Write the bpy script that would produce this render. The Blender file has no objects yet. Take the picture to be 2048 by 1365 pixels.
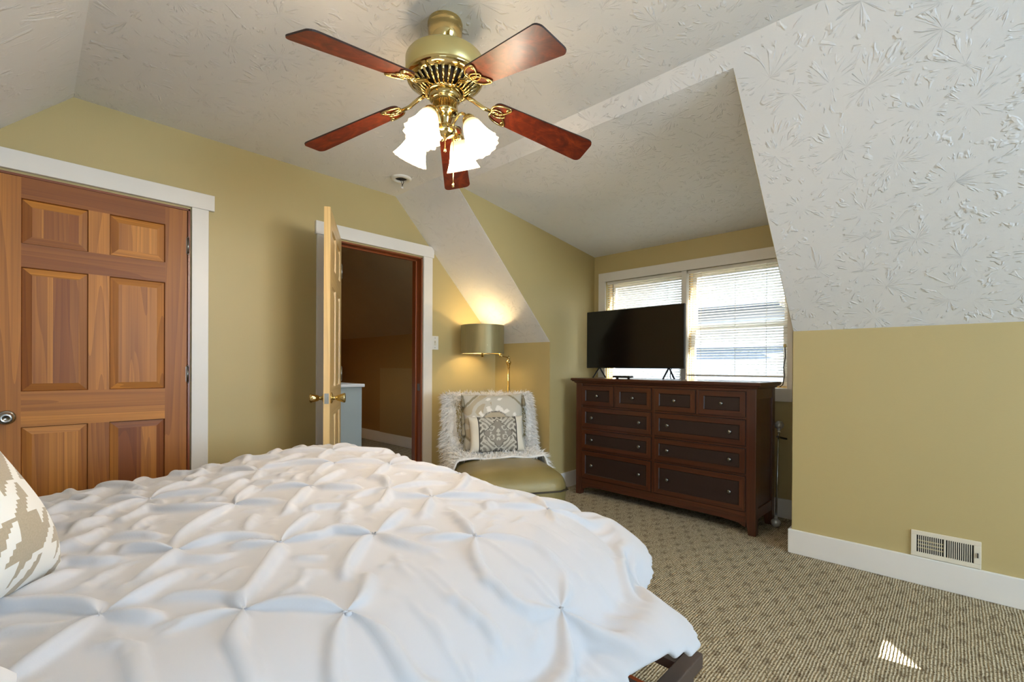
import bpy, bmesh, math, random
import numpy as np
from mathutils import Vector, Matrix
R = math.radians
random.seed(7); rng = np.random.default_rng(7)
SC = bpy.context.scene
COL = SC.collection

# ------------------------------------------------------------------ camera
cam = bpy.data.cameras.new('camera'); camo = bpy.data.objects.new('camera', cam); COL.objects.link(camo)
F_PX, CX, CY = 924.5017, 1006.58, 736.73
YAW, PITCH, ROLL = .7966, -.003, .0053
cam.sensor_width = 36; cam.lens = F_PX * 36 / 2048
cam.shift_x = (1024 - CX) / 2048; cam.shift_y = (CY - 682.5) / 2048
cam.clip_start = .02; cam.clip_end = 300
fwd = Vector((math.sin(YAW) * math.cos(PITCH), math.cos(YAW) * math.cos(PITCH), math.sin(PITCH)))
rt = Vector((math.cos(YAW), -math.sin(YAW), 0)); up = rt.cross(fwd)
rt, up = rt * math.cos(ROLL) + up * math.sin(ROLL), up * math.cos(ROLL) - rt * math.sin(ROLL)
m = Matrix((rt, up, -fwd)).transposed().to_4x4(); m.translation = Vector((-3.2229, -3.2636, 1.1139))
camo.matrix_world = m
SC.camera = camo

# ------------------------------------------------------------------ exposure, sky, sun, window and fill light
SC.view_settings.view_transform = 'Standard'; SC.view_settings.look = 'None'
SC.view_settings.exposure = 1.28; SC.view_settings.gamma = 1; SC.view_settings.use_curve_mapping = False
W = bpy.data.worlds.new('sky'); SC.world = W; W.use_nodes = True
_t = W.node_tree; _bg = _t.nodes['Background']; _g = _t.nodes.new('ShaderNodeTexCoord'); _s = _t.nodes.new('ShaderNodeSeparateXYZ'); _r = _t.nodes.new('ShaderNodeMapRange')
_t.links.new(_g.outputs['Generated'], _s.inputs[0]); _t.links.new(_s.outputs[2], _r.inputs[0])
for _i, _v in enumerate((.24, .6, .55, 7.0)): _r.inputs[1 + _i].default_value = _v          # pale horizon, bright high overcast
_t.links.new(_r.outputs[0], _bg.inputs[1]); _bg.inputs[0].default_value = (.74, .87, 1, 1)
def lamp(name, kind, loc, energy, color, rot=None, **k):
    l = bpy.data.lights.new(name, kind); o = bpy.data.objects.new(name, l); COL.objects.link(o)
    l.energy = energy; l.color = color; o.location = loc
    if rot is not None: o.rotation_euler = rot
    for a, b in k.items(): setattr(l, a, b)
    return o
def aim(d): return Vector(d).to_track_quat('-Z', 'Y').to_euler()
SUN = (-.15, 1, -.37)
lamp('sun', 'SUN', (3, -22, 9), 45.0, (1, .95, .86), aim(SUN), angle=R(.12))
# area light for the unseen near window's daylight, plus an added fill at left
lamp('near_window_daylight', 'AREA', (-1.65, -6.97, 1.5), 57, (.66, .82, 1), aim((-.05, 1, 0)), shape='RECTANGLE', size=1.8, size_y=1.25)
lamp('left_fill_light', 'AREA', (-4.17, -3.6, 1.35), 12, (.70, .85, 1), aim((1, .3, .08)), shape='RECTANGLE', size=1.6, size_y=.95)
# daylight entering by the dormer windows (just inside the panes of the two windows)
lamp('dormer_portal', 'AREA', (.83, -1.6, 1.45), 1, (1, 1, 1), aim((-1, 0, 0)), shape='RECTANGLE', size=1.6, size_y=1.0).data.cycles.is_portal = True

# ------------------------------------------------------------------ helpers
def s2l(c):
    if isinstance(c, str):
        c = [int(c[i:i + 2], 16) / 255 for i in (0, 2, 4)]
    return tuple((x / 12.92 if x <= .04045 else ((x + .055) / 1.055) ** 2.4) for x in c[:3]) + (1,)
class N:
    """tiny node-tree writer"""
    def __init__(s, name):
        s.m = bpy.data.materials.new(name); s.m.use_nodes = True; s.t = s.m.node_tree
        s.b = s.t.nodes['Principled BSDF']
    def n(s, typ, **k):
        x = s.t.nodes.new('ShaderNode' + typ)
        for a, b in k.items(): setattr(x, a, b)
        return x
    def l(s, a, b): s.t.links.new(a, b)
    def put(s, sock, v):
        if hasattr(v, 'is_output') or isinstance(v, bpy.types.NodeSocket): s.l(v, sock)
        else: sock.default_value = v
    def math(s, op, a, b=None, c=None, clamp=False):
        x = s.n('Math', operation=op, use_clamp=clamp)
        s.put(x.inputs[0], a)
        if b is not None: s.put(x.inputs[1], b)
        if c is not None: s.put(x.inputs[2], c)
        return x.outputs[0]
    def vmath(s, op, a, b=None):
        x = s.n('VectorMath', operation=op); s.put(x.inputs[0], a)
        if b is not None: s.put(x.inputs[1], b)
        return x.outputs[0]
    def coord(s, which='Object'): return s.n('TexCoord').outputs[which]
    def mapping(s, v, scale=(1, 1, 1), rot=(0, 0, 0), loc=(0, 0, 0)):
        x = s.n('Mapping'); s.l(v, x.inputs[0]); x.inputs['Scale'].default_value = scale
        x.inputs['Rotation'].default_value = rot; x.inputs['Location'].default_value = loc
        return x.outputs[0]
    def noise(s, v, scale, detail=2, rough=.5, dist=0, out=0):
        x = s.n('TexNoise'); s.l(v, x.inputs['Vector']); x.inputs['Scale'].default_value = scale
        x.inputs['Detail'].default_value = detail; x.inputs['Roughness'].default_value = rough
        x.inputs['Distortion'].default_value = dist
        return x.outputs[out]
    def ramp(s, fac, stops, interp='LINEAR'):
        x = s.n('ValToRGB'); s.put(x.inputs[0], fac); r = x.color_ramp; r.interpolation = interp
        while len(r.elements) < len(stops): r.elements.new(.5)
        for e, (p, c) in zip(r.elements, stops): e.position = p; e.color = c if len(c) == 4 else tuple(c) + (1,)
        return x.outputs[0]
    def mix(s, fac, a, b, typ='MIX'):
        x = s.n('Mix', data_type='RGBA', blend_type=typ); s.put(x.inputs[0], fac); s.put(x.inputs[6], a); s.put(x.inputs[7], b)
        return x.outputs[2]
    def maprange(s, v, a, b, c=0, d=1):
        x = s.n('MapRange'); s.put(x.inputs[0], v)
        for i, q in enumerate((a, b, c, d)): x.inputs[1 + i].default_value = q
        return x.outputs[0]
    def sep(s, v):
        x = s.n('SeparateXYZ'); s.l(v, x.inputs[0]); return x.outputs
    def comb(s, a, b, c):
        x = s.n('CombineXYZ')
        for i, q in enumerate((a, b, c)): s.put(x.inputs[i], q)
        return x.outputs[0]
    def bump(s, h, strength=.3, dist=.01, normal=None):
        x = s.n('Bump'); s.l(h, x.inputs['Height']); x.inputs['Strength'].default_value = strength; x.inputs['Distance'].default_value = dist
        if normal is not None: s.l(normal, x.inputs['Normal'])
        s.l(x.outputs[0], s.b.inputs['Normal']); return x.outputs[0]
    def set(s, color=None, rough=None, metal=None, **k):
        if color is not None: s.put(s.b.inputs['Base Color'], color)
        if rough is not None: s.put(s.b.inputs['Roughness'], rough)
        if metal is not None: s.put(s.b.inputs['Metallic'], metal)
        for a, v in k.items(): s.put(s.b.inputs[a.replace('_', ' ')], v)
        return s
def simple(name, color, rough=.5, metal=0, nscale=0, namt=.06, bump=0, bscale=80, bdist=.002, **k):
    q = N(name); c = s2l(color)
    if nscale:
        f = q.noise(q.coord(), nscale, 3)
        d = tuple(x * (1 - namt * 2) for x in c[:3]) + (1,); e = tuple(min(1, x * (1 + namt)) for x in c[:3]) + (1,)
        q.set(q.mix(f, d, e))
    else: q.set(c)
    q.set(rough=rough, metal=metal, **k)
    if bump: q.bump(q.noise(q.coord(), bscale, 3), bump, bdist)
    return q.m

# ------------------------------------------------------------------ materials
def wall_mat(name, color):
    q = N(name); co = q.coord(); c = s2l(color)
    f = q.noise(co, 1.3, 3)
    q.set(q.mix(f, tuple(x * .95 for x in c[:3]) + (1,), tuple(x * 1.04 for x in c[:3]) + (1,)), .48)
    q.bump(q.noise(co, 160, 3), .25, .0012)
    return q.m
M = {}
M['wall'] = wall_mat('olive_gold_wall_paint', 'BCAB78'); M['hall'] = wall_mat('shaded_hall_wall', '94703A')  # hall colour darkened to carry the unlit hall's dimness
def ceiling_mat():
    q = N('stomped_ceiling_plaster'); co = q.coord(); c = s2l('EAEBEC')
    wob = q.vmath('ADD', co, q.vmath('SCALE', q.noise(co, 9, 2, out=1)))
    v = q.n('TexVoronoi', voronoi_dimensions='3D'); v.inputs['Scale'].default_value = 4.6; q.l(co, v.inputs['Vector'])
    d = q.vmath('SUBTRACT', co, v.outputs['Position'])
    p = q.sep(d); rad = v.outputs['Distance']; rnd = q.sep(v.outputs['Color'])
    ang = q.math('ARCTAN2', p[1], q.math('ADD', p[0], q.math('MULTIPLY', p[2], -.7)))
    nv = q.comb(q.math('MULTIPLY', ang, 5.0), q.math('MULTIPLY', rnd[0], 60), q.math('MULTIPLY', rad, 4.5))
    n1 = q.noise(nv, 1.0, 2, .5, .6)
    st = q.maprange(n1, .55, .64)
    brk = q.maprange(q.noise(co, 17, 2), .43, .54)
    m_ = q.math('MULTIPLY', st, q.math('MULTIPLY', brk, q.maprange(rad, .08, .22)))
    fine = q.math('MULTIPLY', q.noise(co, 130, 3), .16)
    h = q.math('ADD', m_, fine)
    f = q.noise(co, .9, 2)
    q.set(q.mix(f, tuple(x * .97 for x in c[:3]) + (1,), c), .62)
    q.bump(h, .65, .005)
    return q.m
M['ceiling'] = ceiling_mat()
M['trim'] = simple('white_trim_paint', 'E6E3DC', .38, nscale=5, namt=.02, bump=.08, bscale=60)
def carpet_mat():
    q = N('ribbed_carpet'); co = q.coord(); p = q.sep(co)
    wob = q.math('MULTIPLY', q.noise(co, 14, 2), .010)
    rows = q.math('MULTIPLY', q.math('ADD', p[1], wob), 2 * math.pi / .0105)
    rib = q.math('MULTIPLY_ADD', q.math('SINE', rows), .5, .5)
    loop = q.noise(q.mapping(co, (90, 190, 90)), 1, 2, .6)
    knots = q.noise(q.mapping(co, (150, 100, 100)), 1, 1)
    # staggered lattice of brown knots
    def lat(ox, oy):
        a = q.math('SUBTRACT', q.math('FRACT', q.math('DIVIDE', q.math('ADD', p[0], ox), .178)), .5)
        b = q.math('SUBTRACT', q.math('FRACT', q.math('DIVIDE', q.math('ADD', p[1], oy), .106)), .5)
        a = q.math('MULTIPLY', a, .178); b = q.math('MULTIPLY', b, .106)
        a = q.math('ABSOLUTE', a); b = q.math('ABSOLUTE', b)
        return q.math('MAXIMUM', q.math('DIVIDE', a, .022), q.math('DIVIDE', b, .015))
    dd = q.math('MINIMUM', lat(.02, .004), lat(.02 + .089, .004 + .053))
    dd = q.math('ADD', dd, q.math('MULTIPLY', q.math('SUBTRACT', q.noise(co, 45, 3, .6), .5), 3.2))
    dot = q.maprange(dd, 1.35, .35)
    c = q.mix(rib, s2l('5A4A32'), s2l('DED3B8'))
    c = q.mix(q.maprange(loop, .35, .7), c, s2l('B3A584'))
    c = q.mix(q.maprange(knots, .55, .66), c, s2l('62523A'))
    c = q.mix(q.math('MULTIPLY', dot, .5), c, s2l('5C4C38'))
    q.set(c, .95); q.b.inputs['Specular IOR Level'].default_value = .1
    q.bump(q.math('ADD', rib, q.math('MULTIPLY', loop, 1.2)), .7, .004)
    return q.m
M['carpet'] = carpet_mat()
def wood_mat(name, c0, c1, c2, scale=1, rough=.35, ring=22, attr=True, coat=.2):
    """grain along local Z (or along X where the colour attribute's green is 1); red = board tone"""
    q = N(name); co = q.coord(); p = q.sep(co)
    at = q.n('Attribute'); at.attribute_name = 'board'; a = q.sep(at.outputs['Color'])
    tone, dirx = a[0], a[1]
    gx = q.comb(p[2], p[1], p[0])
    x = q.n('Mix', data_type='VECTOR'); q.l(dirx, x.inputs[0]); q.l(co, x.inputs[4]); q.l(gx, x.inputs[5])
    v = x.outputs[1]
    v = q.vmath('ADD', v, q.comb(q.math('MULTIPLY', tone, 7.3), q.math('MULTIPLY', tone, 3.1), q.math('MULTIPLY', tone, 9.7)))
    vs = q.mapping(v, (scale, scale, scale * .045))
    w = q.noise(vs, 4.0, 2, .4)
    g = q.math('FRACT', q.math('MULTIPLY', w, ring))
    g = q.maprange(g, .0, .9)
    fib = q.noise(q.mapping(v, (scale, scale, scale * .01)), 150, 2)
    c = q.mix(q.maprange(q.math('ADD', tone, q.math('MULTIPLY', q.math('SUBTRACT', w, .5), .5)), 0, 1), s2l(c0), s2l(c1))
    c = q.mix(q.math('MULTIPLY', g, .35), c, s2l(c2))
    c = q.mix(q.math('MULTIPLY', q.maprange(fib, .45, .75), .3), c, s2l(c2))
    q.set(c, rough); q.b.inputs['Coat Weight'].default_value = coat; q.b.inputs['Coat Roughness'].default_value = .25
    q.bump(fib, .1, .001)
    return q.m
M['fir'] = wood_mat('varnished_fir', '84440A', 'DA9238', '66300A', rough=.52, coat=.05)
M['pine'] = wood_mat('pale_pine', 'D9B878', 'E6CB92', 'B98C4C', rough=.4)
M['jamb'] = wood_mat('red_brown_jamb_wood', '7A3A14', 'A0562A', '5A260C', coat=.3)
M['cherry'] = wood_mat('dark_cherry_frame', '4A2210', '60321A', '160803', scale=1.3, rough=.30, ring=14, coat=.35)
M['cherry_dark'] = wood_mat('dark_red_drawer_panel', '330C07', '45130A', '180403', scale=1.3, rough=.42, ring=14, coat=.12)
def blade_mat():
    q = N('burl_fan_blade'); co = q.coord()
    a = q.noise(co, 9, 4, .6, 2.5); b = q.noise(q.mapping(co, (2, 8, 8)), 6, 3, .6, 1.5)
    c = q.ramp(a, [(.25, s2l('300C05')), (.5, s2l('5E1F0B')), (.75, s2l('843513'))])
    c = q.mix(q.math('MULTIPLY', q.maprange(b, .4, .7), .5), c, s2l('3E1006'))
    q.set(c, .44); q.b.inputs['Specular IOR Level'].default_value = .35; q.b.inputs['Coat Weight'].default_value = .06; q.b.inputs['Coat Roughness'].default_value = .22
    return q.m
M['blade'] = blade_mat()
M['blade_edge'] = simple('dark_blade_edge', '2A1710', .5)
M['brass'] = simple('polished_brass', 'CBB47A', .09, 1, nscale=3, namt=.03)
M['brass_satin'] = simple('cream_gold_enamel', 'C2B478', .32, .55, nscale=2, namt=.03)
M['brass_dark'] = simple('dark_vent_interior', '20140A', .7)
M['chrome'] = simple('brushed_steel', 'B4B6B6', .24, 1, nscale=20, namt=.04)
M['pewter'] = simple('pewter_knob', '8E8C86', .28, 1, nscale=30, namt=.05)
M['black'] = simple('black_plastic', '0B0B0C', .38, nscale=40, namt=.1)
M['screen'] = simple('dark_television_screen', '08080A', .16, nscale=2, namt=.05)
M['white_plastic'] = simple('white_plastic', 'E4E1D8', .4, nscale=10, namt=.02)
M['ivory'] = simple('ivory_enamel', 'E2DAC6', .42, nscale=10, namt=.02)
M['dark'] = simple('dark_duct', '14110E', .8)
M['frame_metal'] = simple('bronze_powder_coated_steel', '54463E', .5, .3, nscale=40, namt=.05)
M['grey_paint'] = simple('grey_painted_cabinet', 'A9B2AE', .45, nscale=6, namt=.03)
M['orange'] = simple('orange_plastic', 'D8642A', .5, nscale=8, namt=.05)
M['mattress'] = simple('white_mattress_ticking', 'D8D6D2', .8, nscale=14, namt=.03, bump=.2, bscale=40)
def cloth(name, color, rough=.75, sheen=.25, bs=420):
    q = N(name); co = q.coord(); c = s2l(color)
    q.set(q.mix(q.noise(co, 6, 3), tuple(x * .97 for x in c[:3]) + (1,), c), rough)
    q.b.inputs['Sheen Weight'].default_value = sheen
    q.bump(q.noise(co, bs, 2), .12, .0008)
    return q.m
M['duvet'] = cloth('white_cotton_duvet', 'C3C4C8')
M['white_cloth'] = cloth('white_pillow_cotton', 'E6E6E8')
def leather():
    q = N('olive_gold_leather'); co = q.coord()
    v = q.n('TexVoronoi', feature='DISTANCE_TO_EDGE'); v.inputs['Scale'].default_value = 220; q.l(co, v.inputs['Vector'])
    q.set(q.mix(q.noise(co, 5, 3), s2l('7D6F43'), s2l('9A8B59')), .30, .15)
    q.bump(q.math('ADD', v.outputs[0], q.math('MULTIPLY', q.noise(co, 12, 3), 2.2)), .25, .004)
    return q.m
M['leather'] = leather()
def fur():
    q = N('white_fur'); co = q.coord()
    q.set(q.mix(q.noise(co, 10, 3), s2l('EAE5DC'), s2l('FBF9F5')), .8)
    q.b.inputs['Sheen Weight'].default_value = .4
    return q.m
M['fur'] = fur()
def houndstooth():
    q = N('beige_houndstooth'); p = q.sep(q.n('UVMap').outputs[0])
    # 8 threads per repeat, two by two twill
    uu = q.math('DIVIDE', q.math('FLOOR', q.math('MULTIPLY', p[0], 2.5)), 2.5); vv = q.math('DIVIDE', q.math('FLOOR', q.math('MULTIPLY', p[1], 2.5)), 2.5)
    md = lambda a, n: q.math('FLOORED_MODULO', a, n)
    warp = q.math('LESS_THAN', md(uu, 8), 4); weft = q.math('LESS_THAN', md(vv, 8), 4)
    tw = q.math('LESS_THAN', md(q.math('SUBTRACT', uu, vv), 4), 2)
    f = q.math('ADD', q.math('MULTIPLY', tw, warp), q.math('MULTIPLY', q.math('SUBTRACT', 1, tw), weft))
    n = q.noise(q.coord(), 300, 2)
    c = q.mix(f, s2l('EFEDE6'), q.mix(n, s2l('A3957C'), s2l('BCAF97')))
    q.set(c, .85); q.b.inputs['Sheen Weight'].default_value = .2
    q.bump(n, .2, .001)
    return q.m
M['houndstooth'] = houndstooth()
def vcol(name, rough=.8):
    q = N(name); a = q.n('Attribute'); a.attribute_name = 'pattern'
    n = q.noise(q.coord(), 350, 2)
    q.set(q.mix(q.math('MULTIPLY', n, .16), a.outputs['Color'], s2l('8A8378')), rough); q.bump(n, .2, .001)
    return q.m
M['woven'] = vcol('woven_pattern_fabric')
M['tassel'] = simple('taupe_tassel_thread', '8A8068', .85, nscale=90, namt=.15)
def glassy(name):
    q = N(name); t = q.t; o = t.nodes['Material Output']
    tr = q.n('BsdfTransparent'); gl = q.n('BsdfGlossy'); gl.inputs['Roughness'].default_value = .02
    fr = q.n('Fresnel'); fr.inputs[0].default_value = 1.45
    mx = q.n('MixShader'); q.l(q.math('MULTIPLY', fr.outputs[0], .6), mx.inputs[0]); q.l(tr.outputs[0], mx.inputs[1]); q.l(gl.outputs[0], mx.inputs[2])
    q.l(mx.outputs[0], o.inputs[0]); return q.m
M['glass'] = glassy('window_glass')
def translucent(name, color, amt=.5, rough=.4, emit=None, es=0):
    q = N(name); c = s2l(color); o = q.t.nodes['Material Output']
    q.set(q.mix(q.noise(q.coord(), 20, 2), tuple(x * .96 for x in c[:3]) + (1,), c), rough)
    tl = q.n('BsdfTranslucent'); tl.inputs[0].default_value = c
    mx = q.n('MixShader'); mx.inputs[0].default_value = amt
    q.l(q.b.outputs[0], mx.inputs[1]); q.l(tl.outputs[0], mx.inputs[2]); q.l(mx.outputs[0], o.inputs[0])
    if emit: q.b.inputs['Emission Color'].default_value = s2l(emit); q.b.inputs['Emission Strength'].default_value = es
    return q.m
M['slat'] = translucent('white_vinyl_slat', 'F2F0EA', .5, .4)
M['shade_glass'] = translucent('lit_frosted_glass', 'C9B48C', .2, .35, 'FFE6C0', 9)
M['shade_glass'].node_tree.nodes['Principled BSDF'].inputs['Specular IOR Level'].default_value = .3
q = N.__new__(N); q.m = M['shade_glass']; q.t = q.m.node_tree; q.b = q.t.nodes['Principled BSDF']
_a = q.n('Attribute'); _a.attribute_name = 'glow'; q.l(q.math('MULTIPLY', _a.outputs['Fac'], 13.0), q.b.inputs['Emission Strength'])
q = N('lit_bulb'); q.set(s2l('FFF4E0'), .4); q.b.inputs['Emission Color'].default_value = s2l('FFE6BE'); q.b.inputs['Emission Strength'].default_value = 3; M['bulb'] = q.m
def drum():
    q = N('champagne_satin_shade'); co = q.coord(); p = q.sep(co)
    q.set(q.mix(q.noise(q.mapping(co, (60, 60, 3)), 1, 2), s2l('8B8058'), s2l('A0946A')), .42, .35)
    return q.m
M['drum'] = drum()
M['drum_inner'] = simple('pale_shade_lining', 'EFE3C0', .7)
M['siding'] = None
def siding():
    q = N('white_lap_siding'); p = q.sep(q.coord())
    f = q.math('FRACT', q.math('MULTIPLY', p[2], 7))
    q.set(q.mix(q.maprange(f, 0, .12), s2l('84888E'), s2l('B4B6B8')), .6); q.bump(f, .5, .02); return q.m
M['siding'] = siding()
def shingle(name, a, b):
    q = N(name); br = q.n('TexBrick'); br.inputs['Scale'].default_value = 5; br.inputs['Color1'].default_value = s2l(a); br.inputs['Color2'].default_value = s2l(b)
    br.inputs['Mortar'].default_value = s2l('3A3A3A'); br.inputs['Mortar Size'].default_value = .01; q.l(q.coord(), br.inputs['Vector'])
    q.set(br.outputs[0], .9); return q.m
M['roof_grey'] = shingle('blue_grey_shingles', '2C333A', '3A424A')
M['roof_brown'] = shingle('brown_grey_shingles', '38332C', '443E36')
M['grass'] = simple('lawn', '3A4030', .95, nscale=1.5, namt=.2)

# ------------------------------------------------------------------ mesh builder
class MB:
    def __init__(s): s.v = []; s.f = []; s.mi = []; s.sm = []; s.col = []
    def add(s, v, f, mi=0, sm=False, col=None):
        b = len(s.v); s.v += [tuple(x) for x in v]
        for q in f: s.f.append(tuple(i + b for i in q)); s.mi.append(mi); s.sm.append(sm); s.col.append(col)
        return s
    def box(s, a, b, mi=0, col=None):
        (x0, y0, z0), (x1, y1, z1) = a, b
        x0, x1 = sorted((x0, x1)); y0, y1 = sorted((y0, y1)); z0, z1 = sorted((z0, z1))
        v = [(x0, y0, z0), (x1, y0, z0), (x1, y1, z0), (x0, y1, z0), (x0, y0, z1), (x1, y0, z1), (x1, y1, z1), (x0, y1, z1)]
        return s.add(v, [(0, 3, 2, 1), (4, 5, 6, 7), (0, 1, 5, 4), (1, 2, 6, 5), (2, 3, 7, 6), (3, 0, 4, 7)], mi, False, col)
    def prism(s, poly, axis, a, b, mi=0, sm=False, col=None):
        """poly: 2D points; extruded along axis (0,1,2) from a to b"""
        def P(p, t):
            r = [p[0], p[1]]; r.insert(axis, t); return tuple(r)
        n = len(poly); v = [P(p, a) for p in poly] + [P(p, b) for p in poly]
        f = [tuple(range(n))[::-1], tuple(range(n, 2 * n))] + [(i, (i + 1) % n, n + (i + 1) % n, n + i) for i in range(n)]
        return s.add(v, f, mi, sm, col)
    def tube(s, pts, r, n=10, mi=0, closed=False, cap=True, sm=True, flat=1.0):
        pts = [Vector(p) for p in pts]; k = len(pts)
        rr = r if hasattr(r, '__len__') else [r] * k
        v = []; prev = None
        for i, p in enumerate(pts):
            if closed: t = pts[(i + 1) % k] - pts[i - 1]
            else: t = pts[min(i + 1, k - 1)] - pts[max(i - 1, 0)]
            t.normalize()
            if prev is None:
                a = Vector((0, 0, 1)) if abs(t.z) < .9 else Vector((1, 0, 0))
                nrm = t.cross(a).normalized()
            else:
                nrm = (prev - t * prev.dot(t)).normalized()
            prev = nrm; bn = t.cross(nrm)
            for j in range(n):
                an = 2 * math.pi * j / n
                v.append(p + (nrm * math.cos(an) + bn * math.sin(an) * flat) * rr[i])
        f = []
        for i in range(k if closed else k - 1):
            for j in range(n):
                a, b = i * n + j, i * n + (j + 1) % n; c, d = ((i + 1) % k) * n + (j + 1) % n, ((i + 1) % k) * n + j
                f.append((a, b, c, d))
        if cap and not closed: f += [tuple(range(n))[::-1], tuple(range((k - 1) * n, k * n))]
        return s.add(v, f, mi, sm)
    def lathe(s, prof, n=32, c=(0, 0, 0), mi=0, sm=True, cap=True, mat=None, flute=None):
        """prof: (radius, z) list; mat: Matrix to orient; flute(angle, t) -> radius factor"""
        v = []; k = len(prof)
        for i, (r, z) in enumerate(prof):
            for j in range(n):
                a = 2 * math.pi * j / n
                q = r * (flute(a, i / (k - 1)) if flute else 1)
                p = Vector((q * math.cos(a), q * math.sin(a), z))
                v.append((mat @ p if mat else p) + Vector(c))
        f = [(i * n + j, i * n + (j + 1) % n, (i + 1) * n + (j + 1) % n, (i + 1) * n + j) for i in range(k - 1) for j in range(n)]
        if cap: f += [tuple(range(n))[::-1], tuple(range((k - 1) * n, k * n))]
        return s.add(v, f, mi, sm)
    def grid(s, P, mi=0, sm=True, wrap=False):
        nu, nv = len(P), len(P[0]); v = [p for row in P for p in row]
        f = [(i * nv + j, (i + 1) * nv + j, (i + 1) * nv + j + 1, i * nv + j + 1) for i in range(nu - 1) for j in range(nv - 1)]
        if wrap: f += [(i * nv + nv - 1, (i + 1) * nv + nv - 1, (i + 1) * nv, i * nv) for i in range(nu - 1)]
        return s.add(v, f, mi, sm)
    def build(s, name, mats, parent=None, loc=None, bevel=0, seg=2, sub=0, solid=0):
        me = bpy.data.meshes.new(name); me.from_pydata(s.v, [], s.f)
        for q in (mats if isinstance(mats, (list, tuple)) else [mats]): me.materials.append(q)
        me.polygons.foreach_set('material_index', s.mi); me.polygons.foreach_set('use_smooth', s.sm)
        if any(c is not None for c in s.col):
            at = me.color_attributes.new('board', 'FLOAT_COLOR', 'CORNER'); i = 0
            for pl, c in zip(me.polygons, s.col):
                for _ in range(pl.loop_total):
                    at.data[i].color = (c[0], c[1], 0, 1) if c else (.5, 0, 0, 1); i += 1
        bm = bmesh.new(); bm.from_mesh(me); bmesh.ops.recalc_face_normals(bm, faces=bm.faces); bm.to_mesh(me); bm.free()
        me.update()
        o = bpy.data.objects.new(name, me); COL.objects.link(o)
        if parent: o.parent = parent
        if loc is not None: o.location = loc
        if bevel:
            b = o.modifiers.new('bevel', 'BEVEL'); b.width = bevel; b.segments = seg; b.limit_method = 'ANGLE'; b.angle_limit = R(40)
        if solid:
            b = o.modifiers.new('solid', 'SOLIDIFY'); b.thickness = solid; b.offset = -1
        if sub:
            b = o.modifiers.new('sub', 'SUBSURF'); b.levels = sub; b.render_levels = sub
        return o
def tag(o, label=None, cat=None, group=None, kind=None):
    if label: o['label'] = label
    if cat: o['category'] = cat
    if group: o['group'] = group
    if kind: o['kind'] = kind
    return o
def thing(name, label, cat, loc=(0, 0, 0), rz=0, group=None):
    o = bpy.data.objects.new(name, None); COL.objects.link(o); o.location = loc; o.rotation_euler = (0, 0, rz)
    o.empty_display_size = .1
    return tag(o, label, cat, group)
def struct(o, label=None): return tag(o, label, None, None, 'structure')
def copy_part(o, parent):
    c = o.copy(); COL.objects.link(c); c.parent = parent
    for ch in list(o.children): copy_part(ch, c)
    return c

# ================================================================== THE ROOM
ZC, ZK, S = 2.495, 1.337, 1.149           # ceiling height, knee wall height, run of the slope
XL, XK, YN = -3.07, -4.22, -7.0           # left crease, left knee wall, near gable wall
YD1, YD2, XD = -.69, -2.56, .70           # dormer cheeks and front
sl = lambda x: ZC - (x + S) * (ZC - ZK) / S if x > -S else (ZC if x > XL else ZC - (XL - x) * (ZC - ZK) / (XL - XK))
ZD0 = sl(-1.08); ZDT = 2.205
# floor (bedroom and hall)
struct(MB().box((XK - .15, YN - .15, -.12), (.95, 4.4, 0)).build('floor', M['carpet']))
# gable wall with the two doors
D1 = (-3.375, -2.560); D2 = (-1.650, -.885); DH = 2.040
w = MB()
def strip(x0, x1, zb, y0, y1):
    xs = sorted({x0, x1} | {x for x in (-S, XL) if x0 < x < x1})
    w.prism([(x0, zb), (x1, zb)] + [(x, sl(x) + .06) for x in xs[::-1]], 1, y0, y1)
for a, b, z in ((XK - .1, D1[0], 0), (D1[0], D1[1], DH), (D1[1], D2[0], 0), (D2[0], D2[1], DH), (D2[1], .1, 0)): strip(a, b, z, 0, .12)
struct(w.build('wall_far', M['wall']))
w = MB()
WN = (-2.55, -.75, .9, 2.1)
SUN_SLOT = (-.342, -.10, 1.15, 1.463)              # unseen opening added to let in the sun patch on the carpet
for a, b, z in ((XK - .1, WN[0], 0), (WN[1], SUN_SLOT[0], 0), (SUN_SLOT[1], .1, 0), (WN[0], WN[1], WN[3]), (SUN_SLOT[0], SUN_SLOT[1], SUN_SLOT[3])): strip(a, b, z, YN - .02, YN)
w.box((WN[0], YN - .02, 0), (WN[1], YN, WN[2])).box((SUN_SLOT[0], YN - .02, 0), (SUN_SLOT[1], YN, SUN_SLOT[2]))
struct(w.build('wall_near', M['wall']))
tag(MB().box((WN[0] - .03, YN - .06, WN[2] - .03), (WN[1] + .03, YN - .03, WN[3] + .03)).build('window_3', M['trim']), kind='structure')  # opaque panel added to keep the sun out of the near opening
nb = MB(); nb.prism([(-.45, 1.384), (-.05, 1.484), (-.05, 1.08), (-.45, 1.08)], 1, YN + .004, YN + .012)
tag(nb.build('sun_patch_mask', M['white_cloth']), 'added white panel cut aslant to shape the sun patch, behind the viewer', 'blind')  # panel added at the opening to cut the sun patch into a triangle
# knee walls
w = MB()
w.box((0, YD1 + .003, 0), (.1, .0, ZK + .02)).box((0, YN, 0), (.1, YD2 - .003, ZK + .02))
struct(w.build('wall_right', M['wall']))
struct(MB().box((XK - .12, YN, 0), (XK, 0, ZK + .02)).build('wall_left', M['wall']))
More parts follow.
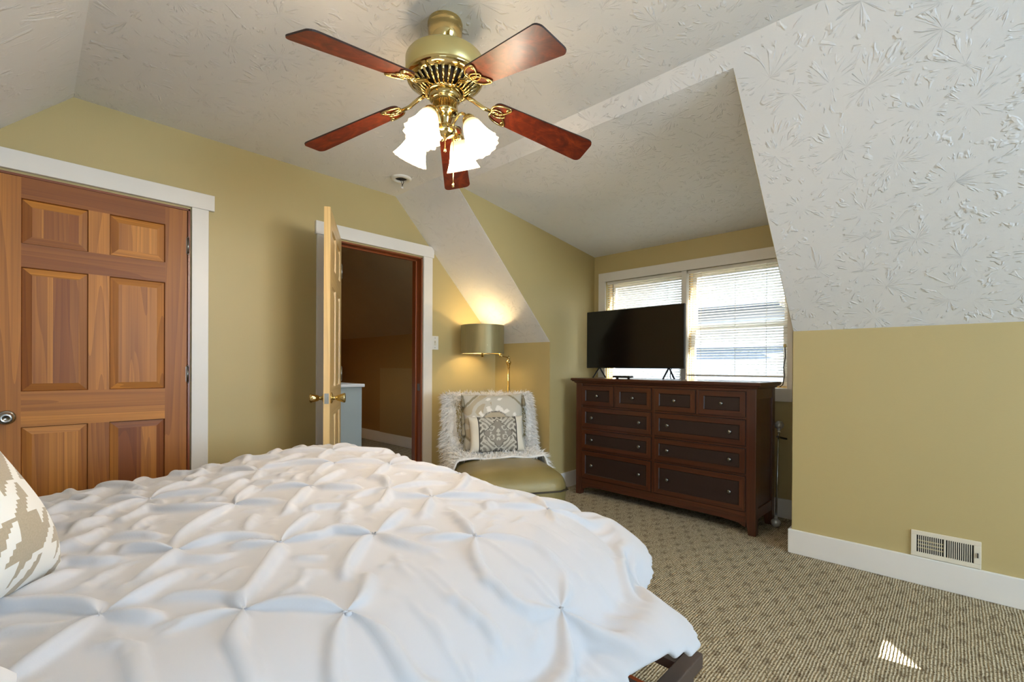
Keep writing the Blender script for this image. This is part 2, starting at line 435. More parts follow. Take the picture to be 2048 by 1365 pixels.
# dormer cheeks and front wall
dz = lambda x: ZD0 + (x + 1.08) * (ZDT - ZD0) / (XD + 1.08)
ck = [(-1.055, sl(-1.055) + .004), (-1.03, dz(-1.03) + .03), (XD + .12, dz(XD + .12) + .03), (XD + .12, 0), (.004, 0), (.004, sl(.004) + .004)]
struct(MB().prism(ck, 1, YD1, YD1 + .1).build('wall_dormer_left', M['wall']))
struct(MB().prism(ck, 1, YD2 - .1, YD2).build('wall_dormer_right', M['wall']))
WD = (-2.375, -.825, .965, 1.945)          # dormer window opening (y0,y1,z0,z1)
w = MB()
w.box((XD, YD2, 0), (XD + .12, YD1, WD[2])).box((XD, YD2, WD[3]), (XD + .12, YD1, 2.3))
w.box((XD, YD2, WD[2]), (XD + .12, WD[0], WD[3])).box((XD, WD[1], WD[2]), (XD + .12, YD1, WD[3]))
struct(w.build('wall_dormer_front', M['wall']))
# ceiling: flat strip, slopes, dormer ceiling
w = MB(); T = .10
w.box((XL, YN - .1, ZC), (-S, .0, ZC + T))
def slab(x0, z0, x1, z1, y0, y1): w.prism([(x0, z0), (x1, z1), (x1, z1 + T), (x0, z0 + T)], 1, y0, y1)
slab(-S, ZC, -1.08, ZD0, YN - .1, 0)
slab(-1.08, ZD0, .12, sl(.12), YD1 + .003, 0); slab(-1.08, ZD0, .12, sl(.12), YN - .1, YD2 - .003)
slab(-1.08, ZD0, XD + .14, dz(XD + .14), YD2 - .05, YD1 + .05)
slab(XL, ZC, XK - .12, sl(XK - .12), YN - .1, 0)
struct(w.build('ceiling', M['ceiling']))
# hall behind the open door
HX, HZ = .38, 1.55
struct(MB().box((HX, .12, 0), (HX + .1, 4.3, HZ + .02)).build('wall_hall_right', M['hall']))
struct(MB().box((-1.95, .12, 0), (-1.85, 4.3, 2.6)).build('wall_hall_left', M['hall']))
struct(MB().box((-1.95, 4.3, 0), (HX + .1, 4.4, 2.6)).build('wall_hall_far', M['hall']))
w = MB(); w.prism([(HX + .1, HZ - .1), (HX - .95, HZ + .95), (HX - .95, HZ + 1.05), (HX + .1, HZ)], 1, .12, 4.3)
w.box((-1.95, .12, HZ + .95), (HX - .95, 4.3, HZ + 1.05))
struct(w.build('ceiling_hall', simple('shaded_hall_ceiling', 'A08A6C', .7, nscale=3, bump=.4, bscale=30, bdist=.004)))  # shade of the unlit hall put into this ceiling colour
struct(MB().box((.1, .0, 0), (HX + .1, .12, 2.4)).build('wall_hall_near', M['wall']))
# baseboards
BB, BT = .142, .016
def base(name, *boxes):
    w = MB()
    for a, b in boxes: w.box(a, b)
    struct(w.build(name, M['trim'], bevel=.003))
base('baseboard_right', ((-BT, YN, 0), (0, YD2 + BT, BB)), ((-BT, YD1 - BT, 0), (0, 0, BB)))
base('baseboard_dormer', ((0, YD1 - BT, 0), (XD, YD1, BB)), ((XD - BT, YD2, 0), (XD, YD1, BB)), ((0, YD2, 0), (XD, YD2 + BT, BB)))
base('baseboard_far', ((XK, -BT, 0), (D1[0] - .09, 0, BB)), ((D1[1] + .09, -BT, 0), (D2[0] - .16, 0, BB)), ((D2[1] + .1, -BT, 0), (0, 0, BB)))
base('baseboard_left', ((XK, YN, 0), (XK + BT, 0, BB)))
base('baseboard_hall', ((HX - BT, .12, 0), (HX, 4.3, BB + .01)))
# door casings
def casing(name, d, side_l, side_r, ear):
    w = MB()
    w.box((d[0] - side_l, -.02, 0), (d[0] - .004, 0, DH + .012)).box((d[1] + .006, -.02, 0), (d[1] + side_r, 0, DH + .012))
    w.box((d[0] - side_l - ear, -.026, DH + .012), (d[1] + side_r + ear, 0, DH + .106))
    struct(w.build(name, M['trim'], bevel=.002))
casing('trim_1', D1, .092, .092, .030)
casing('trim_2', D2, .150, .098, .012)
# door jambs of wood
def jamb(name, d, mat):
    w = MB(); c = (.4, 0)
    w.box((d[0], -.01, 0), (d[0] + .012, .125, DH), col=c).box((d[1] - .012, -.01, 0), (d[1], .125, DH), col=c)
    w.box((d[0], -.01, DH - .012), (d[1], .125, DH), col=(.5, 1))
    w.box((d[1] - .024, .055, 0), (d[1] - .012, .068, DH - .012), col=(.8, 0)).box((d[0] + .012, .055, DH - .024), (d[1] - .012, .068, DH - .012), col=(.7, 1))
    return struct(w.build(name, mat, bevel=.0015))
jamb('trim_3', D1, M['jamb'])
j2 = jamb('trim_4', D2, M['jamb'])
w = MB(); w.box((D2[1] - .0125, .012, .905), (D2[1] - .011, .045, .965)); w.build('strike_plate', M['pewter'], j2)['label'] = 'dark metal strike plate'
# six panel doors: local frame x 0..w, y thickness, z 0..h ; x=0 is hinge side
def six_panel(w_, h, mat, tones, st=.105, ml=.085, rails=((.0, .24), (.80, .975), (1.585, 1.70), (1.92, 2.03))):
    w = MB(); t = .0175; pr = random.Random(3)
    for k, x0 in enumerate((0, w_ - st)):
        w.box((x0, -t, 0), (x0 + st, t, h), col=(tones[k], 0))
    for k, (a, b) in enumerate(rails):
        if k == 1 and tones[9] >= 0:
            mid = (a + b) / 2 - .01
            w.box((st, -t, a), (w_ - st, t, mid), col=(tones[9], 1)).box((st, -t, mid), (w_ - st, t, b), col=(tones[2 + k], 1))
        else: w.box((st, -t, a), (w_ - st, t, b), col=(tones[2 + k], 1))
    xm = (w_ - ml) / 2
    for k in range(3):
        a, b = rails[k][1], rails[k + 1][0]
        w.box((xm, -t, a), (xm + ml, t, b), col=(tones[6 + k], 0))
        for x0, x1 in ((st, xm), (xm + ml, w_ - st)):
            n = 4
            cut = sorted(pr.uniform(.15, .85) for _ in range(n - 1)); cut = [0] + cut + [1]
            tn = [pr.uniform(.1, .95) for _ in range(n)]
            for sgn in (-1, 1):
                # raised panel: sloped border + boards of differing tone
                y0, y1 = sgn * .006, sgn * .0135; g = .004; bw = .038
                A = [(x0 + g, y0, a + g), (x1 - g, y0, a + g), (x1 - g, y0, b - g), (x0 + g, y0, b - g)]
                B = [(x0 + bw, y1, a + bw), (x1 - bw, y1, a + bw), (x1 - bw, y1, b - bw), (x0 + bw, y1, b - bw)]
                for i in range(4):
                    w.add([A[i], A[(i + 1) % 4], B[(i + 1) % 4], B[i]], [(0, 1, 2, 3)], col=(tn[i], i % 2 == 0 and 1 or 0))
                for i in range(n):
                    xa, xb = x0 + bw + (x1 - x0 - 2 * bw) * cut[i], x0 + bw + (x1 - x0 - 2 * bw) * cut[i + 1]
                    w.add([(xa, y1, a + bw), (xb, y1, a + bw), (xb, y1, b - bw), (xa, y1, b - bw)], [(0, 1, 2, 3)], col=(tn[i], 0))
                # sticking shadow line around the panel
                for i in range(4):
                    p, q_ = A[i], A[(i + 1) % 4]
                    o1 = [(x0, sgn * t, a), (x1, sgn * t, a), (x1, sgn * t, b), (x0, sgn * t, b)]
                    w.add([o1[i], o1[(i + 1) % 4], q_, p], [(0, 1, 2, 3)], col=(.15, 0))
    return w
# closet door, closed
d1 = bpy.data.objects.new('door_1', None); COL.objects.link(d1); d1.location = (D1[1] - .016, .012, .005); d1.rotation_euler = (0, 0, R(180)); struct(d1)
tones = [.45, .62, .3, .55, .12, .18, .4, .75, .7, .95]
six_panel(.785, 2.022, M['fir'], tones).build('door_leaf', M['fir'], d1)
def hinge(parent, z, x=-.004, y=.019):
    w = MB(); w.tube([(x, y + .004, z - .045), (x, y + .004, z + .045)], .0065, 10)
    for k in (-.05, .05): w.lathe([(.003, -.004), (.006, 0), (.003, .004)], 8, (x, y + .004, z + k))
    w.box((x - .006, y - .004, z - .045), (x + .008, y + .0005, z + .045))
    return w.build('hinge', M['pewter'], parent)
for z in (1.815, 1.055, .25): hinge(d1, z)
w = MB(); RY = Matrix.Rotation(R(-90), 4, 'X')
w.lathe([(.001, 0), (.034, 0), (.034, .006), (.028, .011), (.014, .014), (.012, .034), (.022, .040), (.0275, .052), (.0275, .064), (.023, .072), (.012, .0745), (.010, .071), (.001, .070)], 28, (0, 0, 0), mat=RY, cap=False)
w.build('door_knob', M['chrome'], d1, (.728, .0175, .852))['label'] = 'round satin chrome door knob'
# pale pine door standing open into the room
ang = R(121); d2 = bpy.data.objects.new('door_2', None); COL.objects.link(d2)
d2.location = (D2[0] + .004, -.032, .008); d2.rotation_euler = (0, 0, -ang); struct(d2)
six_panel(.735, 2.028, M['pine'], [.5, .62, .4, .55, .45, .5, .45, .6, .4, -1], st=.105, ml=.08).build('door_leaf', M['pine'], d2)
for sgn in (-1, 1):
    w = MB(); mt = Matrix.Rotation(R(-90 * sgn), 4, 'X')
    w.lathe([(.001, 0), (.033, 0), (.033, .005), (.024, .010), (.013, .013), (.011, .030), (.016, .034), (.0285, .072), (.0285, .078), (.024, .082), (.001, .082)], 28, mat=mt, cap=False)
    w.build('door_knob', M['brass'], d2, (.672, .0175 * sgn, .915))['label'] = 'tulip shaped polished brass door knob'
w = MB(); w.box((.735, -.012, .885), (.7365, .012, .945)).box((.7365, -.006, .905), (.747, .006, .925)); w.build('latch_plate', M['pewter'], d2)['label'] = 'steel latch plate on the door edge'
for z in (1.80, 1.05, .25): hinge(d2, z, -.003, .016)

# ------------------------------------------------------------------ dormer windows
w = MB(); y0, y1, z0, z1 = WD; c = .078
w.box((XD - .02, y0 - .035, z0 - .10), (XD, y1 + .075, z0)).box((XD - .02, y0 - .035, z1), (XD, y1 + .075, z1 + .085))
w.box((XD - .02, y1, z0), (XD, y1 + .075, z1)).box((XD - .02, y0 - .035, z0), (XD, y0, z1))
w.box((XD - .012, -1.618, z0), (XD + .12, -1.575, z1))
struct(w.build('trim_5', M['trim'], bevel=.002))
w = MB()
for a, b in ((y0, -1.618), (-1.575, y1)):
    for k in (a, b - .012): w.box((XD + .045, k, z0), (XD + .118, k + .012, z1), col=(.6, 0))
    for k in (z0, z1 - .012): w.box((XD + .045, a, k), (XD + .118, b, k + .012), col=(.6, 0))
struct(w.build('trim_6', M['pine']))
for i, (a, b) in enumerate(((-1.575, y1), (y0, -1.618))):
    root = bpy.data.objects.new('window_%d' % (i + 1), None); COL.objects.link(root); root.location = (XD + .08, (a + b) / 2, (z0 + z1) / 2); struct(root)
    hw, hh = abs(b - a) / 2 - .012, (z1 - z0) / 2 - .012
    for nm, x, za, zb in (('upper_sash', .016, -.02, hh), ('lower_sash', -.012, -hh, .02)):
        w = MB(); q = .034
        w.box((x, -hw, za), (x + .028, hw, za + q)).box((x, -hw, zb - q), (x + .028, hw, zb)).box((x, -hw, za + q), (x + .028, -hw + q, zb - q)).box((x, hw - q, za + q), (x + .028, hw, zb - q))
        so = w.build(nm, M['trim'], root, bevel=.003)
        MB().box((x + .012, -hw + q - .004, za + q - .004), (x + .016, hw - q + .004, zb - q + .004)).build('pane', M['glass'], so)
# mini blinds
def blind(label, ya, yb, zt, zb, wand_y=None, cords=(), drop_l=0):
    t = thing('window_blind', label, 'blind', (XD + .022, (ya + yb) / 2, zt), 0, 'white mini blinds on the dormer windows')
    L = (yb - ya) / 2
    MB().box((-.014, -L, -.026), (.014, L, 0)).build('headrail', M['white_plastic'], t, bevel=.002)
    w = MB(); n = int((zt - zb - .05) / .0212); tilt = R(13)
    H = zt - zb
    for i in range(n):
        z = -.040 - i * .0212
        P = []
        for j in range(5):
            u = (j / 4 - .5); x = u * .025; zz = .0025 * (1 - (2 * u) ** 2)
            xx = x * math.cos(tilt) + zz * math.sin(tilt); z2 = -x * math.sin(tilt) + zz * math.cos(tilt)
            P.append((xx, z2))
        th = .0006
        rows = [[(px, yy, z + pz + jit) for px, pz in P] for yy, jit in ((-L + .002, rng.normal(0, .0005)), (L - .002, rng.normal(0, .0005)))]
        w.grid(rows); w.grid([[(a, b, c_ - th) for a, b, c_ in r] for r in rows])
    w.build('slats', M['slat'], t)
    bz = -.040 - n * .0212
    w = MB(); w.add([(-.012, -L, bz - .012 + drop_l), (.012, -L, bz - .012 + drop_l), (.012, L, bz - .012), (-.012, L, bz - .012), (-.012, -L, bz + .002 + drop_l), (.012, -L, bz + .002 + drop_l), (.012, L, bz + .002), (-.012, L, bz + .002)],
                    [(0, 3, 2, 1), (4, 5, 6, 7), (0, 1, 5, 4), (1, 2, 6, 5), (2, 3, 7, 6), (3, 0, 4, 7)])
    w.build('bottom_rail', M['white_plastic'], t, bevel=.002)
    for cy in cords:
        w = MB(); w.tube([(-.014, cy * L, -.02), (-.014, cy * L, bz)], .0011, 6)
        for i in range(n):
            if i % 1 == 0: w.lathe([(.0005, -.002), (.0024, 0), (.0005, .002)], 6, (-.0142, cy * L, -.040 - i * .0212))
        w.build('ladder_cord', M['white_plastic'], t)
    if wand_y is not None:
        w = MB(); w.tube([(-.02, wand_y * L, -.03), (-.022, wand_y * L, -.60)], .003, 8); w.build('tilt_wand', M['pewter'], t)['label'] = 'grey tilt wand'
    return t
blind('white slatted blind on the left dormer window, behind the television', -1.572, y1 - .003, z1 - .002, .975, .80, (.62, -.66))
blind('white slatted blind on the right dormer window, ending above the dresser', y0 + .003, -1.622, z1 - .002, 1.045, None, (.70, -.02, -.62))

# ------------------------------------------------------------------ small fixtures on the walls
t = thing('light_switch', 'white toggle light switch on the olive wall right of the open doorway', 'light switch', (-.748, 0, 1.320))
MB().box((-.038, -.006, -.060), (.038, 0, .060)).build('switch_plate', M['white_plastic'], t, bevel=.004)
w = MB(); w.box((-.011, -.0075, -.022), (.011, -.006, .022)); w.box((-.005, -.018, .000), (.005, -.006, .014)); w.build('toggle', M['ivory'], t, bevel=.001)
for z in (-.042, .042): MB().lathe([(.0035, 0), (.0035, .0015), (.001, .002)], 10, (0, -.006, z), mat=Matrix.Rotation(R(90), 4, 'X')).build('screw', M['pewter'], t)
t = thing('wall_register', 'white metal heating vent with black slots low on the right wall', 'vent', (0, -3.231, .210))
w = MB(); hy, hz = .128, .066
w.box((-.008, -hy, hz - .022), (0, hy, hz)).box((-.008, -hy, -hz), (0, hy, -hz + .022)).box((-.008, hy - .022, -hz + .022), (0, hy, hz - .022)).box((-.008, -hy, -hz + .022), (0, -hy + .026, hz - .022)).box((-.0075, -.004, -hz + .022), (0, .004, hz - .022))
w.build('frame', M['ivory'], t, bevel=.002)
w = MB()
for a, b in ((-hy + .026, -.004), (.004, hy - .022)):
    n = 13
    for i in range(1, n):
        y = a + (b - a) * i / n
        w.box((-.0065, y - .0017, -hz + .022), (-.001, y + .0017, hz - .022))
w.build('louver', M['ivory'], t)
MB().box((-.0012, -hy + .02, -hz + .02), (.0002, hy - .02, hz - .02)).build('duct_opening', M['dark'], t)['label'] = 'black duct behind the slots'
w = MB()
for z in (-.022, -.004, .014): w.box((-.0022, .006, z), (-.0014, hy - .026, z + .005))
w.build('damper', M['brass_satin'], t)
MB().box((-.016, -hy + .010, -.012), (-.008, -hy + .014, .010)).build('lever', M['dark'], t)
# detector base on the ceiling
t = thing('smoke_alarm_base', 'round white empty smoke alarm base with dangling wires on the ceiling', 'smoke alarm', (-1.322, -.345, ZC))
w = MB(); w.lathe([(.074, 0), (.074, -.006), (.066, -.014), (.046, -.014), (.044, -.004), (.044, 0)], 36, cap=False); w.build('base_plate', M['white_plastic'], t)
MB().lathe([(.044, -.001), (.001, -.0012)], 24, cap=False).build('box_opening', M['dark'], t)
w = MB(); w.tube([(.01, .0, -.002), (.015, -.01, -.03), (.004, -.012, -.052), (-.004, -.016, -.07)], .0025, 6).tube([(-.01, .01, -.002), (.0, -.002, -.025), (.004, -.008, -.05)], .002, 6)
w.build('wire', M['black'], t)
w = MB(); w.box((-.012, -.022, -.082), (.006, -.010, -.068)); w.build('plug', M['white_plastic'], t, bevel=.001)
# cord hanging beside the right window
w = MB(); w.tube([(XD - .026, -2.362, 1.28), (XD - .026, -2.366, 1.20), (XD - .027, -2.356, 1.12), (XD - .026, -2.362, 1.06), (XD - .026, -2.350, .99), (XD - .026, -2.330, .975)], .0035, 7)
c0 = thing('power_cord', 'thin black cord hanging down the right edge of the window trim', 'cord', (XD, -2.36, 1.28))
for v_ in range(len(w.v)): w.v[v_] = (w.v[v_][0] - XD, w.v[v_][1] + 2.36, w.v[v_][2] - 1.28)
w.build('cable', M['black'], c0)
MB().box((-.034, -.012, -.012), (-.021, .006, .012)).build('cord_clip', M['brass'], c0, bevel=.002)
# hall things seen through the doorway
t = thing('hall_cabinet', 'grey painted cabinet with a white top in the hall beyond the doorway', 'cabinet', (-1.43, 1.0, 0))
MB().box((-.40, -.25, .0), (.40, .25, .915)).build('body', M['grey_paint'], t, bevel=.004)
MB().box((-.42, -.27, .915), (.42, .27, .945)).build('top', M['trim'], t, bevel=.006)
t = thing('wall_outlet', 'small white outlet plate low on the hall wall', 'outlet', (HX, 3.55, .38))
MB().box((-.006, -.038, -.06), (0, .038, .06)).build('outlet_plate', M['ivory'], t, bevel=.003)
for z in (-.025, .025): MB().box((-.008, -.016, z - .014), (-.005, .016, z + .014)).build('receptacle', M['white_plastic'], t, bevel=.002)
t = thing('access_panel', 'tall flat access panel set in the hall knee wall', 'panel', (HX, 2.05, .15))
MB().box((-.02, -.72, .0), (0, .72, .935)).build('panel_board', wall_mat('panel_paint', 'A08558'), t, bevel=.003)

# ================================================================== CEILING FAN
FX, FY = -2.060, -1.790
fan = thing('ceiling_fan', 'brass ceiling fan with five reddish wood blades and four lit frosted shades', 'ceiling fan', (FX, FY, ZC))
B = M['brass']
w = MB(); w.lathe([(.068, 0), (.070, -.008), (.070, -.020), (.067, -.024), (.069, -.034), (.068, -.052), (.060, -.078), (.048, -.095), (.042, -.106), (.036, -.106), (.038, -.088)], 40, cap=False); w.build('canopy', B, fan)
MB().lathe([(.034, -.086), (.031, -.094), (.018, -.10), (.013, -.104)], 24).build('hanger_ball', M['brass_dark'], fan)
MB().tube([(0, 0, -.095), (0, 0, -.14)], .0125, 16).build('downrod', M['brass_satin'], fan)
w = MB(); w.lathe([(.02, -.128), (.07, -.130), (.130, -.140), (.151, -.153), (.156, -.160), (.156, -.222), (.150, -.228)], 56, cap=False); w.build('motor_housing', M['brass_satin'], fan)
w = MB(); w.lathe([(.152, -.222), (.154, -.228), (.151, -.236), (.136, -.243), (.124, -.247)], 56, cap=False)
w.lathe([(.076, -.284), (.070, -.290), (.060, -.291)], 40, cap=False)
n = 30
for i in range(n):
    a = 2 * math.pi * i / n; ca, sa = math.cos(a), math.sin(a)
    w.tube([(ca * .126, sa * .126, -.244), (ca * .105, sa * .105, -.262), (ca * .074, sa * .074, -.286)], [.0068, .006, .0042], 6)
w.build('vent_ring', B, fan)
MB().lathe([(.122, -.240), (.098, -.258), (.072, -.280), (.02, -.285)], 40).build('vent_core', M['brass_dark'], fan)
w = MB(); w.lathe([(.060, -.289), (.062, -.294), (.062, -.312), (.054, -.316), (.050, -.318), (.052, -.322), (.052, -.356), (.055, -.360), (.054, -.366), (.046, -.371), (.036, -.378), (.031, -.392), (.026, -.408), (.024, -.418), (.040, -.424), (.043, -.432), (.043, -.442), (.034, -.452), (.018, -.460), (.008, -.464), (.006, -.470), (.001, -.471)], 40, cap=False)
w.build('light_kit_body', B, fan)
DROOP, PITCHB = R(13.2), R(-12)
def blade_outline():
    pts = []; L0, L1 = .205, .655
    def wid(t): return .052 + .016 * t
    n = 14
    for i in range(n + 1): t = i / n; pts.append((L0 + .03 + (L1 - L0 - .055) * t, wid(t)))
    for i in range(1, 6): a = R(90 - 18 * i); pts.append((L1 - .025 + .025 * math.cos(a), wid(1) - .025 + .025 * math.sin(a)))
    up_ = pts
    root = [(L0 + .03 - .03 * math.sin(R(18 * i)), .022 + .03 * math.cos(R(18 * i))) for i in range(1, 6)]
    top = root[::-1] + up_
    return top + [(x, -y) for x, y in top[::-1]]
OUT = blade_outline()
blade0 = None
for k in range(5):
    a = R(189.4) - k * 2 * math.pi / 5
    if blade0 is None:
        w = MB(); h = .0028; n = len(OUT)
        v = [(x, y, -h) for x, y in OUT] + [(x, y, h) for x, y in OUT]
        w.add(v, [tuple(range(n))[::-1], tuple(range(n, 2 * n))], 0)
        w.add(v, [(i, (i + 1) % n, n + (i + 1) % n, n + i) for i in range(n)], 1)
        b = w.build('fan_blade', [M['blade'], M['blade_edge']], fan)
        # ornamental iron: stem plus three interlaced loops lying under the blade
        w = MB(); z = -.0065
        w.tube([(.075, 0, .012), (.12, 0, .006), (.165, 0, z), (.20, 0, z)], [.009, .0085, .008, .007], 8)
        def loop(cx, cy, l, wd, an, r=.0036):
            pts = []
            for i in range(28):
                t = 2 * math.pi * i / 28
                x = l * (math.cos(t)); y = wd * math.sin(t) * (1 - .35 * math.cos(t))
                pts.append((cx + x * math.cos(an) - y * math.sin(an), cy + x * math.sin(an) + y * math.cos(an), z))
            w.tube(pts, r, 7, closed=True)
        loop(.238, .026, .042, .021, R(28)); loop(.238, -.026, .042, .021, R(-28)); loop(.232, 0, .030, .017, 0)
        for x, y in ((.212, 0), (.262, .036), (.262, -.036)): w.lathe([(.0075, z + .002), (.0075, z - .002), (.003, z - .0035)], 10, (x, y, 0))
        w.build('blade_iron', B, b)
        blade0 = b
    else:
        b = copy_part(blade0, fan)
    b.location = (0, 0, -.268)
    b.rotation_euler = (Matrix.Rotation(a, 3, 'Z') @ Matrix.Rotation(DROOP, 3, 'Y') @ Matrix.Rotation(PITCHB, 3, 'X')).to_euler()
# four lamp arms with fluted glass shades
prof = [(.022, 0), (.026, -.004), (.033, -.016), (.038, -.034), (.043, -.058), (.051, -.084), (.061, -.108), (.067, -.120)]
fl = lambda a, t: 1 + (.012 + .055 * t * t) * math.cos(14 * a)
for k in range(4):
    a = R(SH0 + 90 * k) if 'SH0' in globals() else R(22 + 90 * k)
    ca, sa = math.cos(a), math.sin(a)
    w = MB(); pts = []
    for i in range(9):
        t = i / 8; pts.append((ca * (.03 + .075 * t), sa * (.03 + .075 * t), -.428 + .050 * math.sin(math.pi * t * .85)))
    w.tube(pts, .0055, 8)
    w.build('lamp_arm', B, fan)
    tipx = Vector(pts[-1]); ax = Vector((ca * .50, sa * .50, -1)).normalized()
    rotm = (-ax).to_track_quat('Z', 'Y').to_matrix().to_4x4()
    w = MB(); w.lathe([(.006, .008), (.020, .006), (.026, -.004), (.028, -.020), (.027, -.022)], 24, tipx, mat=rotm, cap=False)
    w.build('shade_holder', B, fan)
    w = MB(); w.lathe(prof, 56, tipx + rotm.to_3x3() @ Vector((0, 0, -.016)), mat=rotm, cap=False, flute=fl)
    sh = w.build('lamp_shade', M['shade_glass'], fan, solid=.0025)
    ga = sh.data.color_attributes.new('glow', 'FLOAT_COLOR', 'POINT')
    for i_ in range(len(ga.data)): g_ = (.012, .016, .024, .09, .8, 1, .6, .14)[i_ // 56]; ga.data[i_].color = (g_, g_, g_, 1); sh['label'] = 'lit frosted fluted glass shade'
    w = MB(); w.lathe([(.010, -.02), (.012, -.035), (.021, -.055), (.025, -.075), (.020, -.095), (.008, -.106), (.001, -.108)], 20, tipx, mat=rotm)
    w.build('bulb', M['bulb'], sh)
    p = tipx + ax * .125 + Vector((FX, FY, ZC))
    lamp('fan_bulb_light', 'POINT', p, 4.0, (1, .85, .68), shadow_soft_size=.05)
for px, ln in ((-.012, .06), (.030, .19)):
    w = MB(); pts = [(px, -.018, -.455 - ln * i / 6) for i in range(7)]
    w.tube(pts, .0012, 6)
    for i in range(int(ln / .006)): w.lathe([(.0003, -.0017), (.0018, 0), (.0003, .0017)], 6, (px, -.018, -.456 - .006 * i))
    w.lathe([(.001, .008), (.0045, 0), (.005, -.010), (.001, -.014)], 10, (px, -.018, -.455 - ln))
    w.build('pull_chain', B, fan)

# ================================================================== DRESSER
DL, DR_ = Vector((.150, -.870)), Vector((.112, -2.330))
dv = DR_ - DL; DW = dv.length
dr = thing('dresser', 'dark cherry wood dresser with ten drawers under the dormer window', 'dresser', (DL.x, DL.y, 0), math.atan2(dv.y, dv.x))
# local: x 0..DW along the front, +y into the room?  front plane y=0, body goes to +y
DD = .40; ZT = 1.018
cb = lambda t=.5, d=0: (t, d)
w = MB()
P = .062
def leg(x0, x1, y0_, y1_, inner):
    # square post tapering on the inner side at the foot
    dx = .014 * inner
    a0, a1 = (x0, x1)
    v = []
    for z, f in ((0, 1), (.10, 0), (.975, 0)):
        q0, q1 = a0 + (dx * f if inner < 0 else 0) * 0, a1
        if inner > 0: q1 = a1 - .016 * f
        else: q0 = a0 + .016 * f
        v += [(q0, y0_, z), (q1, y0_, z), (q1, y1_, z), (q0, y1_, z)]
    f = [(0, 3, 2, 1), (8, 9, 10, 11)]
    for k in (0, 4):
        for i in range(4): f.append((k + i, k + (i + 1) % 4, k + 4 + (i + 1) % 4, k + 4 + i))
    w.add(v, f, 0, False, (.4, 0))
for y0_, y1_ in ((0, .055), (DD - .055, DD)):
    leg(0, P, y0_, y1_, 1); leg(DW - P, DW, y0_, y1_, -1)
# side panels with a frame
for x0, x1 in ((.010, .024), (DW - .024, DW - .010)):
    w.box((x0, .05, .11), (x1, DD - .05, .97), col=(.3, 0))
for x0, x1 in ((.003, .03), (DW - .03, DW - .003)):
    w.box((x0, .05, .105), (x1, DD - .05, .175), col=(.6, 1)).box((x0, .05, .905), (x1, DD - .05, .975), col=(.6, 1))
w.box((.03, DD - .02, .10), (DW - .03, DD - .01, .97), col=(.2, 0))
w.box((.03, .02, .10), (DW - .03, DD - .02, .125), col=(.2, 1))
# face frame: rails, muntins, apron
rows = [(.782, .955), (.590, .768), (.404, .576), (.150, .390)]
rails = [(.955, .978), (.768, .782), (.576, .590), (.390, .404), (.112, .150)]
for a, b in rails: w.box((P, .004, a), (DW - P, .05, b), col=(.45, 1))
mid = DW / 2
w.box((mid - .012, .003, .15), (mid + .012, .05, .955), col=(.5, 0))
for x in ((P + mid - .012) / 2, (DW - P + mid + .012) / 2): w.box((x - .010, .003, .782), (x + .010, .05, .955), col=(.5, 0))
# arched apron
ap = [(P, .114), (DW - P, .114), (DW - P, .045), (DW - P - .05, .068), (DW - P - .16, .078), (P + .16, .078), (P + .05, .068), (P, .045)]
w.prism([(x, z) for x, z in ap], 1, .006, .026, col=(.35, 1))
body = w.build('carcass', M['cherry'], dr, bevel=.003)
